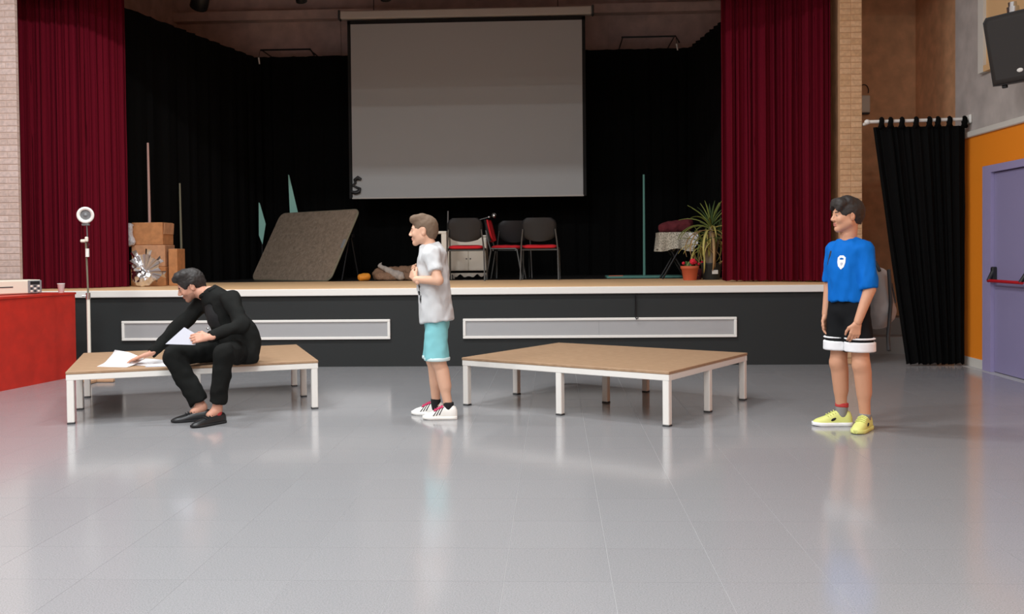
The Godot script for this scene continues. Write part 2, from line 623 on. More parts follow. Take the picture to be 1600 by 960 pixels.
func hall() -> void:
	# floor: a bed with terrazzo tiles on it
	var fl := struct("floor", wall_box(-7.6, 4.6, -0.2, -0.0008, -12.2, 5.1), M.grout, "glossy pale grey terrazzo tile floor of the hall", Vector3.ZERO, "floor")
	var tb := B.new()
	tb.box(Vector3(0, -0.01, 0), Vector3(0.3988, 0.02, 0.3988))
	var tile := tb.done()
	var spots := []
	for i in range(-19, 12):
		for k in range(-29, 13):
			var c := Vector3(-0.197 + 0.4 * i + 0.2, 0, -0.0 + 0.4 * k + 0.27)
			if c.x < -7.4 or c.x > 4.4 or c.z < -11.7: continue
			if c.z < -10.3 and c.x < 3.0: continue
			var d := -c.z
			var seen := d > 2.9 and absf(c.x + 0.044 * d) < 0.56 * d + 0.2
			spots.append([c, c.length() if seen else 1000.0 + c.length()])
	spots.sort_custom(func(p, q): return p[1] < q[1])
	var rest := []
	for i in spots.size():
		if i < 300 and spots[i][1] < 900.0:
			part("tile", tile, M["terrazzo_%d" % rng.randi_range(0, 2)], fl, spots[i][0])
		else:
			rest.append(spots[i][0])
	var mm := MultiMesh.new()
	mm.transform_format = MultiMesh.TRANSFORM_3D
	mm.mesh = tile
	mm.instance_count = rest.size()
	for i in rest.size(): mm.set_instance_transform(i, Transform3D(Basis.IDENTITY, rest[i]))
	var mmi := MultiMeshInstance3D.new()
	mmi.multimesh = mm
	mmi.material_override = M.terrazzo_0
	mmi.set_meta("kind", "stuff")
	place(mmi, "far_tile", fl)
	struct("ceiling", wall_box(-7.8, 4.8, 5.5, 5.7, -10.4, 5.3), M.ceiling, "pale plain ceiling high over the hall", Vector3.ZERO, "ceiling")
	struct("wall_left", wall_box(-7.8, -7.6, 0, 5.5, -10.4, 5.3), M.plaster, "plain plastered hall wall on the left, beyond the red counter", Vector3.ZERO, "wall")
	struct("wall_back", wall_box(-7.8, 4.8, 0, 5.5, 5.1, 5.3), M.plaster, "plain plastered wall at the rear of the hall", Vector3.ZERO, "wall")
	# lamps
	for spot: Array in [[-4.0, -7.6, "left row, nearest the stage"], [-1.0, -7.6, "middle row, nearest the stage"], [-4.0, -4.2, "left row, second from the stage"], [-1.0, -4.2, "middle row, second from the stage"], [-4.0, -0.8, "left row, third from the stage"], [-1.0, -0.8, "middle row, third from the stage"], [-4.0, 2.6, "left row, furthest from the stage"], [-1.0, 2.6, "middle row, furthest from the stage"], [2.4, 2.6, "right row, furthest from the stage"], [2.4, -0.8, "right row, nearest the stage"]]:
		var t := thing("ceiling_light", "long white fluorescent ceiling light, " + String(spot[2]), "ceiling light", Vector3(spot[0], 5.5, spot[1]), 0, "fluorescent lights on the hall ceiling")
		part("housing", box_mesh(Vector3(1.3, 0.08, 0.38), 0.01), M.white_paint, t, Vector3(0, -0.04, 0))
		part("diffuser_lamp", box_mesh(Vector3(1.2, 0.03, 0.3), 0.008), M.lamp_glow, t, Vector3(0, -0.09, 0))
	# wall that frames the stage
	struct("wall_front", wall_box(-7.6, 4.6, 4.25, 5.5, SZ - 0.12, SZ), M.plaster, "plastered lintel wall above the stage opening", Vector3.ZERO, "wall")
	var lw := struct("wall_brick", wall_box(-7.6, -5.865, 0, 4.25, SZ - 0.055, SZ - 0.004), M.mortar, "pale pinkish brick wall to the left of the red stage curtain", Vector3.ZERO, "brick wall")
	var bm := box_mesh(Vector3(0.236, 0.061, 0.05), 0.004)
	for c in range(12, 60):
		for k in 4:
			var x := -5.983 - k * 0.24 - (0.12 if c % 2 else 0.0)
			part("brick", bm, M["brick_%d" % rng.randi_range(0, 2)], lw, Vector3(x, 0.035 + c * 0.07, SZ - 0.025 + rng.randf_range(-0.001, 0.001)))
	var half := box_mesh(Vector3(0.116, 0.061, 0.05), 0.004)
	for c in range(13, 60, 2):
		part("brick", half, M["brick_%d" % rng.randi_range(0, 2)], lw, Vector3(-5.923, 0.035 + c * 0.07, SZ - 0.025))
	var pw := struct("wall_pillar", wall_box(3.027, 3.255, 0, 4.25, SZ - 0.07, SZ - 0.004), M.tan_mortar, "narrow tan brick pillar beside the right red stage curtain", Vector3.ZERO, "pillar")
	var pb := box_mesh(Vector3(0.112, 0.056, 0.05), 0.004)
	for c in 67:
		for k in 2:
			part("brick", pb, M["tan_brick_%d" % rng.randi_range(0, 2)], pw, Vector3(3.084 + k * 0.114, 0.031 + c * 0.0625, SZ - 0.025 + rng.randf_range(-0.001, 0.001)))

func stage() -> void:
	var x0 := -5.77
	var x1 := 3.01
	struct("trim_stage_front", wall_box(x0, x1, 0, SY - 0.075, SZ - 0.15, SZ), M.charcoal, "dark charcoal painted front of the stage with two long pale vents", Vector3.ZERO, "stage")
	struct("floor_stage", wall_box(-6.3, 3.215, 0, SY - 0.02, -16.1, SZ - 0.15), M.black_floor, "black floor at the back of the stage", Vector3.ZERO, "stage floor")
	struct("floor_apron", wall_box(-6.3, 3.215, SY - 0.02, SY, -13.0, SZ - 0.01), M.stage_wood, "warm tan wooden strip of stage floor along the front edge", Vector3.ZERO, "stage floor")
	struct("floor_rear", wall_box(-6.3, 3.215, SY - 0.02, SY - 0.001, -16.1, -13.0), M.black_floor, "dark stage floor behind the wooden strip", Vector3.ZERO, "stage floor")
	var lip := B.new()
	lip.box(Vector3((x0 + 2.88) / 2, SY - 0.04, SZ + 0.012), Vector3(2.88 - x0, 0.075, 0.05), 0.006)
	struct("trim_stage_edge", lip.done(), M.white_paint, "long white edge board along the top of the stage front", Vector3.ZERO, "edge trim")
	struct("trim_edge_end", box_mesh(Vector3(0.07, 0.2, 0.05), 0.008), M.trim_grey, "short pale block at the right end of the white stage edge", Vector3(2.925, SY - 0.09, SZ + 0.012), "edge trim")
	for s: Array in [[-4.73, -1.775, "long pale mesh vent with white frame low on the stage front, behind the seated man"], [-0.987, 1.934, "long pale mesh vent with white frame in the stage front above the empty platform"]]:
		var a: float = s[0]
		var c: float = s[1]
		var y0 := 0.298
		var y1 := 0.514
		var t := thing("vent_grille", s[2], "vent", Vector3((a + c) / 2, y0, SZ + 0.001), 0, "long vents in the stage front")
		var w := c - a
		var h := y1 - y0
		part("frame_rail", box_mesh(Vector3(w, 0.028, 0.024), 0.004), M.white_paint, t, Vector3(0, 0.014, 0.012))
		part("frame_rail", box_mesh(Vector3(w, 0.028, 0.024), 0.004), M.white_paint, t, Vector3(0, h - 0.014, 0.012))
		for sg: float in [-1.0, 1.0]:
			part("frame_stile", box_mesh(Vector3(0.03, h - 0.056, 0.024), 0.004), M.white_paint, t, Vector3(sg * (w / 2 - 0.015), h / 2, 0.012))
			part("mesh_panel", box_mesh(Vector3(w / 2 - 0.0305, h - 0.056, 0.008), 0.001), M.vent_mesh, t, Vector3(sg * (w / 4 - 0.01475), h / 2, 0.006))
	var cd := B.new()
	cd.tube([Vector3(0, 0.26, 0.03), Vector3(0.004, 0.12, 0.008), Vector3(-0.004, 0.03, 0.01), Vector3(0.012, 0.0, 0.034), Vector3(0.03, 0.015, 0.034)], 0.007, 8)
	tag(part("hanging_cord", cd.done(), M.black_metal, self, Vector3(0.86, 0.5, SZ + 0.012)), "short black cord hanging from the white stage edge to the right vent", "cord")
	# shell round the stage
	struct("wall_stage_left", wall_box(-6.4, -6.3, 0, 5.9, -16.2, SZ - 0.1), M.stage_wall, "brown side wall of the stage above the left black drape", Vector3.ZERO, "wall")
	struct("wall_stage_right", wall_box(3.215, 3.255, 0, 5.9, -16.2, SZ - 0.08), M.brown_wall, "brown side wall of the stage above the right black drape", Vector3.ZERO, "wall")
	struct("wall_stage_back", wall_box(-6.4, 3.255, 0, 5.9, -16.2, -16.0), M.stage_wall, "dim brown rear wall of the stage above the black backdrop", Vector3.ZERO, "wall")
	struct("ceiling_stage", wall_box(-6.4, 3.255, 5.8, 5.95, -16.2, SZ - 0.1), M.stage_wall, "dim ceiling over the stage", Vector3.ZERO, "ceiling")
	struct("wall_stage_upper", wall_box(-6.4, 3.255, 5.4, 5.95, SZ - 0.12, SZ - 0.02), M.plaster, "upper wall over the stage opening", Vector3.ZERO, "wall")

func right_side() -> void:
	var X := 4.3
	# right hall wall, pierced by the double door
	struct("wall_right", wall_box(X, X + 0.3, 2.42, 5.5, -10.5, 5.3), M.plaster, "grey plastered upper wall on the right behind the loudspeaker", Vector3.ZERO, "wall")
	var low := struct("wall_right_orange", wall_box(X, X + 0.3, 0, 2.36, -10.5, -9.78), M.orange, "bright orange painted lower wall beside the purple door", Vector3.ZERO, "wall")
	part("orange_panel", wall_box(X, X + 0.3, 2.03, 2.36, -9.78, -7.9), M.orange, low)
	part("orange_panel", wall_box(X, X + 0.3, 0, 2.36, -7.9, 5.3), M.orange, low)
	var rail := B.new()
	rail.box(Vector3(X - 0.005, 2.39, -2.6), Vector3(0.05, 0.06, 15.8), 0.008)
	struct("trim_right", rail.done(), M.trim_grey, "pale horizontal rail above the orange wall", Vector3.ZERO, "rail")
	struct("baseboard_right", wall_box(X - 0.012, X, 0, 0.09, -10.5, -9.79), M.trim_grey, "short grey skirting below the orange wall strip", Vector3.ZERO, "baseboard")
	# blind covered window
	var win := struct("window_1", wall_box(X - 0.02, X + 0.0, 3.02, 4.9, -9.72, -7.2), M.tan_blind, "closed tan blind panel high on the right wall behind the loudspeaker", Vector3.ZERO, "window")
	part("frame_stile", wall_box(X - 0.05, X, 2.96, 4.9, -9.84, -9.72), M.trim_grey, win)
	part("frame_sill", wall_box(X - 0.05, X, 2.96, 3.02, -9.72, -7.2), M.tan_blind, win)
	# door
	var door := Node3D.new()
	place(door, "door_1")
	door.set_meta("kind", "structure")
	tag(door, "purple double fire door with red push bar in the orange wall", "door")
	part("frame_stile", wall_box(X - 0.03, X + 0.1, 0, 2.03, -9.78, -9.6), M.purple_frame, door)
	part("frame_stile", wall_box(X - 0.03, X + 0.1, 0, 2.03, -8.08, -7.9), M.purple_frame, door)
	part("frame_head", wall_box(X - 0.03, X + 0.1, 1.96, 2.03, -9.6, -8.08), M.purple_frame, door)
	for i in 2:
		var zc := -9.22 if i == 0 else -8.46
		var leaf := part("door_leaf", box_mesh(Vector3(0.05, 1.95, 0.752), 0.004), M.purple, door, Vector3(X + 0.03, 0.98, zc))
		var bar := B.new()
		bar.tube([Vector3(-0.1, -0.08, -0.34), Vector3(-0.1, -0.08, 0.34)], 0.016, 10)
		part("push_bar", bar.done(), M.panic_red, leaf, Vector3.ZERO, "red horizontal push bar")
		for s: float in [-1.0, 1.0]:
			var arm := B.new()
			arm.box(Vector3(-0.045, -0.02, s * 0.34), Vector3(0.05, 0.15, 0.05), 0.01)
			arm.tube([Vector3(-0.05, 0.02, s * 0.34), Vector3(-0.105, -0.08, s * 0.32)], 0.02, 8)
			part("bar_bracket", arm.done(), M.black_plastic, leaf)
		part("latch_block", box_mesh(Vector3(0.05, 0.12, 0.04), 0.006), M.black_plastic, leaf, Vector3(-0.045, 0.9 if i == 0 else -0.9, 0.35 if i == 0 else -0.35))
	# the recess behind the pillar
	struct("wall_recess_back", wall_box(3.255, 4.6, 0, 5.5, -12.1, -11.95), M.brown_wall, "shaded brown wall behind the black curtain on the right", Vector3.ZERO, "wall")
	struct("wall_recess_side", wall_box(4.42, 4.6, 0, 5.5, -11.95, -10.5), M.brown_wall, "shaded brown side wall of the recess", Vector3.ZERO, "wall")
	struct("ceiling_recess", wall_box(3.255, 4.8, 5.5, 5.7, -12.1, -10.4), M.ceiling, "ceiling of the recess on the right", Vector3.ZERO, "ceiling")
	var steps := struct("trim_steps", wall_box(3.256, 4.42, 0, 0.2, -11.95, -11.3), M.concrete, "low grey concrete steps in the recess behind the boy in blue", Vector3.ZERO, "steps")
	part("step", wall_box(3.256, 4.42, 0.2, 0.4, -11.95, -11.6), M.concrete, steps)
	# wall box with a wire loop
	var wb := thing("wall_box", "small white box with dark wire loop on the brown wall", "wall box", Vector3(3.79, 2.88, -11.95))
	part("housing", box_mesh(Vector3(0.13, 0.21, 0.07), 0.012), M.cream_paint, wb, Vector3(0, 0.105, 0.035))
	var wl := B.new()
	var lp := []
	for i in 13:
		var an := PI * 1.3 * i / 12.0 - 0.4
		lp.append(Vector3(0.0 + cos(an) * 0.055, 0.27 + sin(an) * 0.075, 0.03))
	wl.tube(lp, 0.006, 6)
	part("wire_loop", wl.done(), M.black_metal, wb)
	part("base_cap", box_mesh(Vector3(0.12, 0.02, 0.06), 0.004), M.dark_grey, wb, Vector3(0, -0.008, 0.034))
	# loudspeaker
	var sp := thing("loudspeaker", "black wall loudspeaker with a small white oval badge, tilted, upper right corner", "loudspeaker", Vector3(4.03, 2.965, -8.62))
	var xf := Transform3D(Basis(Vector3.UP, deg_to_rad(-52)) * Basis(Vector3.RIGHT, deg_to_rad(8)) * Basis(Vector3.BACK, deg_to_rad(2)), Vector3.ZERO)
	var cab := B.new()
	var w1 := 0.235
	var w0 := 0.205
	cab.prism([Vector2(-w0, -0.3), Vector2(w0, -0.3), Vector2(w1, 0.27), Vector2(w1 - 0.03, 0.31), Vector2(-w1 + 0.03, 0.31), Vector2(-w1, 0.27)], -0.16, 0.02, xf)
	part("cabinet", cab.done(), M.black_plastic, sp)
	var gr := B.new()
	var ring := []
	for i in 3:
		var ins: float = [0.012, 0.016, 0.05][i]
		var zz: float = [0.02, 0.038, 0.05][i]
		var rr := PackedVector3Array()
		for p: Vector2 in [Vector2(-w0, -0.3), Vector2(w0, -0.3), Vector2(w1, 0.27), Vector2(w1 - 0.03, 0.31), Vector2(-w1 + 0.03, 0.31), Vector2(-w1, 0.27)]:
			rr.append(xf * Vector3(p.x - signf(p.x) * ins, p.y - signf(p.y) * ins, zz))
		ring.append(rr)
	gr.rings(ring)
	gr.smooth(false)
	part("grille", gr.done(), M.dark_speaker if M.has("dark_speaker") else mat("dark_speaker", srgb(46, 42, 40), 0.7), sp)
	var bd := B.new()
	bd.ball(xf * Vector3(0.06, -0.2, 0.05), Vector3(0.028, 0.018, 0.006), xf.basis)
	part("badge", bd.done(), M.white_paint, sp, Vector3.ZERO, "small white oval badge")
	for s: float in [-1.0, 1.0]:
		var ft := B.new()
		ft.box(xf * Vector3(s * 0.12, -0.315, -0.02), Vector3(0.04, 0.03, 0.04), 0.006, xf.basis)
		part("foot", ft.done(), M.black_plastic, sp)
	var br := B.new()
	br.tube([xf * Vector3(0, 0.1, -0.15), Vector3(0.2, 0.1, -0.02), Vector3(0.262, 0.1, -0.02)], 0.022, 8)
	part("bracket_arm", br.done(), M.grey_metal, sp)
	br = B.new()
	br.box(Vector3(0.264, 0.1, -0.02), Vector3(0.01, 0.24, 0.12), 0.002)
	part("bracket_plate", br.done(), M.grey_metal, sp)
	br = B.new()
	br.tube([xf * Vector3(0.0, 0.3, -0.06), xf * Vector3(0.0, 0.36, -0.06)], 0.05, 12)
	br.tube([xf * Vector3(0.0, 0.36, -0.06), xf * Vector3(0.0, 0.4, -0.06)], 0.035, 12)
	part("mounting_knob", br.done(), M.chrome, sp)

# ---- curtains
func curtain_mesh(path: Array, y0: float, y1: float, folds: float, amp: float, seed_: int, thick := 0.012, left_in := 0.0, bottom_sag := 0.0, rows := 14, per := 14) -> ArrayMesh:
	var b := B.new()
	var n := int(folds * per)
	var length := 0.0
	for i in path.size() - 1: length += (path[i + 1] - path[i]).length()
	var ns := FastNoiseLite.new()
	ns.seed = seed_
	ns.frequency = 1.0
	var front := []
	var back := []
	for r in rows + 1:
		var v := float(r) / rows
		var fr := PackedVector3Array()
		var bk := PackedVector3Array()
		for i in n + 1:
			var u := float(i) / n
			var uu := u
			if left_in > 0.0:
				var e := left_in * (1.0 - v)
				uu = e + (1.0 - e) * u
			var want := uu * length
			var p: Vector2 = path[0]
			var t := Vector2.RIGHT
			for k in path.size() - 1:
				var sgm: Vector2 = path[k + 1] - path[k]
				var sl := sgm.length()
				t = sgm / sl
				if want <= sl or k == path.size() - 2:
					p = path[k] + t * want
					break
				want -= sl
			var nn := Vector2(-t.y, t.x)
			if nn.y < 0: nn = -nn
			var jig := ns.get_noise_2d(u * folds * 0.8, 3.0) * 3.6
			var a := amp * (0.8 + 0.75 * ns.get_noise_2d(u * folds * 0.55, 9.0)) * (0.65 + 0.35 * (1.0 - v))
			var ph := TAU * folds * u + jig + 0.5 * ns.get_noise_2d(u * 3.0, v * 1.4)
			var q := p + nn * (a * sin(ph) + a * 0.28 * sin(2.3 * ph + 1.0)) + t * (a * 0.35 * sin(2.0 * ph))
			var y := lerpf(y0, y1, v) + (bottom_sag * (0.5 + 0.5 * sin(ph)) if r == 0 else 0.0)
			fr.append(Vector3(q.x, y, q.y))
			bk.append(Vector3(q.x - nn.x * thick, y, q.y - nn.y * thick))
		front.append(fr)
		back.append(bk)
	# one closed ring per row: along the front, back along the rear
	var rs := []
	for r in rows + 1:
		var ring := PackedVector3Array()
		for i in n + 1: ring.append(front[r][i])
		for i in range(n, -1, -1): ring.append(back[r][i])
		ring.reverse()
		rs.append(ring)
	b.rings(rs, true, false)
	return b.done()

func curtains() -> void:
	var t := part("stage_curtain", curtain_mesh([Vector2(-6.2, -10.95), Vector2(-5.5, -11.1), Vector2(-5.17, -11.5)], SY + 0.006, 5.2, 15, 0.05, 4, 0.014, 0.0, 0.0, 16, 14), M.red_velvet)
	tag(t, "dark red velvet stage curtain hanging at the left behind the round lamp on its stand", "curtain", "red stage curtains")
	t = part("stage_curtain", curtain_mesh([Vector2(1.98, -11.45), Vector2(2.6, -11.3), Vector2(3.13, -10.98)], SY + 0.006, 5.2, 13, 0.055, 11, 0.014, 0.0, 0.02, 16, 14), M.red_velvet)
	tag(t, "dark red velvet stage curtain at the right, between the spiky plant and brick pillar", "curtain", "red stage curtains")
	t = part("stage_drape", curtain_mesh([Vector2(-5.42, -11.8), Vector2(-4.7, -15.3)], SY, 4.37, 11, 0.04, 21, 0.014, 0, 0, 6, 10), M.black_cloth)
	tag(t, "black drape along the left side of the stage behind the cardboard boxes", "drape")
	t = part("stage_drape", curtain_mesh([Vector2(2.12, -15.1), Vector2(2.39, -12.8)], SY, 4.37, 10, 0.04, 22, 0.014, 0, 0, 6, 10), M.black_cloth)
	tag(t, "black drape along the right side of the stage behind the tall spiky plant", "drape")
	t = part("stage_drape", curtain_mesh([Vector2(-4.85, -15.5), Vector2(2.3, -15.4)], SY, 4.44, 24, 0.045, 23, 0.014, 0, 0.0, 6, 10), M.black_cloth)
	tag(t, "wide black backdrop across the rear of the stage behind the projection screen", "backdrop")
	# side curtain on its rod
	var rod := thing("curtain_rod", "white rod carrying the black side curtain at the right", "curtain rod", Vector3(3.25, 2.53, -10.12))
	var rb := B.new()
	rb.tube([Vector3(0, 0.006, 0), Vector3(1.05, 0.02, 0)], 0.018, 10)
	part("pole", rb.done(), M.white_paint, rod)
	var fin := B.new()
	fin.ball(Vector3(0.0, 0.006, 0), Vector3(0.03, 0.026, 0.026))
	part("finial", fin.done(), M.white_paint, rod)
	part("bracket", box_mesh(Vector3(0.03, 0.03, 0.2), 0.005), M.white_paint, rod, Vector3(0.03, 0.006, -0.1))
	part("wall_flange", box_mesh(Vector3(0.03, 0.09, 0.09), 0.01), M.white_paint, rod, Vector3(1.035, 0.02, 0))
	var sc := thing("side_curtain", "black floor length curtain on a white rod beside the purple door", "curtain", Vector3.ZERO)
	part("cloth", curtain_mesh([Vector2(3.32, -10.12), Vector2(4.24, -10.1)], 0.01, 2.48, 9, 0.032, 31, 0.012, 0.37, 0.03, 18, 14), M.black_cloth, sc)
	for i in 8:
		var lp := B.new()
		var x := 3.36 + i * 0.121 + rng.randf_range(-0.02, 0.02)
		var pts := []
		for k in 11:
			var an := -PI * 0.5 + TAU * k / 10.0
			pts.append(Vector3(x + 0.004 * k, 2.54 + 0.045 * sin(an) - 0.02, -10.12 + 0.034 * cos(an)))
		lp.tube(pts, [0.02, 0.024, 0.026, 0.026, 0.024, 0.022, 0.024, 0.026, 0.026, 0.024, 0.02], 8)
		part("tab_loop", lp.done(), M.black_cloth, sc)

# ---- rear of the stage
func stage_back() -> void:
	var s := thing("projection_screen", "large pale grey projection screen with a thin black border, hung over the stage", "screen", Vector3(-1.31, 2.07, -14.6))
	part("screen_surface", box_mesh(Vector3(3.52, 2.64, 0.008), 0.001), M.screen_fabric, s, Vector3(0, 1.335, 0.0))
	for sg: float in [-1.0, 1.0]:
		part("border", box_mesh(Vector3(0.05, 2.7, 0.006), 0.001), M.screen_border, s, Vector3(sg * 1.785, 1.35, 0.0))
	part("border", box_mesh(Vector3(3.62, 0.06, 0.006), 0.001), M.screen_border, s, Vector3(0, 2.685, 0.0))
	part("bottom_bar", box_mesh(Vector3(3.54, 0.022, 0.022), 0.006), M.screen_case, s, Vector3(0, 0.005, 0))
	part("case", box_mesh(Vector3(3.82, 0.12, 0.12), 0.015), M.screen_case, s, Vector3(0, 2.79, 0))
	for sg: float in [-1.0, 1.0]:
		part("case_end", box_mesh(Vector3(0.03, 0.15, 0.14), 0.01), M.dark_grey, s, Vector3(sg * 1.925, 2.79, 0))
		var w := B.new()
		w.tube([Vector3(sg * 1.4, 2.85, 0), Vector3(sg * 1.4, 3.73, 0)], 0.006, 6)
		part("hanging_wire", w.done(), M.black_metal, s)
	# curled black clip at the screen's lower edge
	var cp := B.new()
	cp.tube([Vector3(-0.03, 0.0, 0), Vector3(0.03, -0.012, 0.0), Vector3(0.085, 0.005, 0), Vector3(0.1, 0.05, 0), Vector3(0.04, 0.075, 0), Vector3(-0.01, 0.1, 0), Vector3(0.03, 0.14, 0), Vector3(0.02, 0.18, 0), Vector3(0.07, 0.215, 0), Vector3(0.12, 0.19, 0)], [0.02, 0.03, 0.032, 0.022, 0.016, 0.02, 0.02, 0.026, 0.034, 0.02], 8)
	tag(part("screen_clip", cp.done(), M.black_plastic, self, Vector3(-3.05, 2.17, -14.56)), "small black curled clip at the lower left edge of the projection screen", "clip")
	# beam, rails, lamps under the roof
	struct("trim_beam", wall_box(-6.3, 3.215, 5.12, 5.27, -16.0, -15.8), M.stage_wall, "brown beam across the top of the rear stage wall", Vector3.ZERO, "beam")
	for k: float in [-3.55, 0.95]:
		struct("trim_wall_joint", wall_box(k - 0.025, k + 0.025, 4.2, 5.12, -16.0, -15.97), M.stage_wall, "narrow upright strip on the rear stage wall", Vector3.ZERO, "wall strip")
	for r: Array in [[-4.62, -3.82, 4.47, "thin dark drape rail at the left of the projection screen"], [1.08, 1.92, 4.56, "thin dark drape rail at the right of the projection screen"]]:
		var dr := thing("drape_rail", r[3], "rail", Vector3(r[0], r[2], -15.1), 0, "drape rails on the rear stage wall")
		var w: float = float(r[1]) - float(r[0])
		var rb := B.new()
		rb.tube([Vector3.ZERO, Vector3(w, 0, 0), Vector3(w + 0.06, -0.1, -0.02)], 0.014, 8)
		part("rod", rb.done(), M.black_metal, dr)
		for x: float in [0.02, w - 0.02]:
			rb = B.new()
			rb.tube([Vector3(x, 0, 0), Vector3(x, 0, -0.9)], 0.01, 6)
			part("bracket", rb.done(), M.black_metal, dr)
		var x0 := 0.0 if w * 0.0 + float(r[0]) < 0.0 else w
		rb = B.new()
		rb.tube([Vector3(x0, 0.0, 0.01), Vector3(x0, -0.14, 0.1)], 0.004, 6)
		part("cord", rb.done(), M.black_metal, dr)
		rb = B.new()
		rb.tube([Vector3(x0, -0.14, 0.1), Vector3(x0 + 0.015, -0.24, 0.11)], [0.014, 0.01], 8)
		part("tie", rb.done(), M.white_paint, dr, Vector3.ZERO, "small white tie")
	var bar := B.new()
	bar.tube([Vector3(-5.5, 5.0, -13.0), Vector3(2.9, 5.0, -13.0)], 0.025, 10)
	for x: float in [-4.0, 1.2]: bar.tube([Vector3(x, 5.0, -13.0), Vector3(x, 5.85, -13.0)], 0.015, 8)
	tag(part("lighting_bar", bar.done(), M.black_metal), "black lighting bar under the stage ceiling carrying the spotlights", "lighting bar")
	var looks := ["large dark spotlight hanging near the top of the left black drape", "small black spotlight over the gap left of the screen case", "small black spotlight above the left end of the projection screen", "small black spotlight above the middle of the projection screen", "dark round spotlight above the right black drape"]
	var xs := [-4.78, -3.41, -2.25, -0.98, 1.65]
	for i in 5:
		var lt := thing("spotlight", looks[i], "spotlight", Vector3(xs[i], 5.0, -13.0), 0, "stage spotlights")
		var big: float = 1.35 if i == 0 else (1.15 if i == 4 else 0.85)
		var aim := Basis(Vector3.RIGHT, deg_to_rad(38)) * Basis(Vector3.FORWARD, deg_to_rad(25 if i == 0 else 0))
		var xf := Transform3D(aim.scaled(Vector3.ONE * big), Vector3(0, -0.24, 0.02))
		var can := B.new()
		can.lathe([Vector2(0.085, -0.13), Vector2(0.09, -0.125), Vector2(0.09, 0.06), Vector2(0.06, 0.11), Vector2(0.0, 0.12)], 18, xf, true)
		part("can", can.done(), M.black_metal, lt)
		var ln := B.new()
		ln.lathe([Vector2(0.0, -0.136), Vector2(0.08, -0.132), Vector2(0.082, -0.128)], 18, xf, false)
		part("lens", ln.done(), M.mid_grey, lt)
		var yk := B.new()
		yk.tube([xf * Vector3(-0.1, 0, 0), Vector3(-0.1 * big, -0.06, 0), Vector3(0, -0.045, 0), Vector3(0.1 * big, -0.06, 0), xf * Vector3(0.1, 0, 0)], 0.01, 6)
		yk.box(Vector3(0, -0.05, 0), Vector3(0.05, 0.048, 0.05), 0.008)
		part("yoke", yk.done(), M.black_metal, lt)

# ---- things on the stage
func carton(called: String, label: String, size: Vector3, at: Vector3, turn: float, m: Material, open := false) -> Node3D:
	var t := thing(called, label, "box", at, turn, "cardboard boxes at the left of the stage")
	part("carton", box_mesh(size, 0.006), m, t, Vector3(0, size.y / 2, 0))
	part("tape_strip", box_mesh(Vector3(0.05, 0.001, size.z * 0.98)), M.tape, t, Vector3(0, size.y + 0.0006, 0))
	if open:
		var f := B.new()
		f.box(Vector3(size.x / 2 + 0.012, size.y * 0.72, 0), Vector3(0.006, size.y * 0.5, size.z * 0.9), 0.002, Basis(Vector3.BACK, deg_to_rad(-4)))
		part("flap", f.done(), M.cardboard_pale, t)
	return t

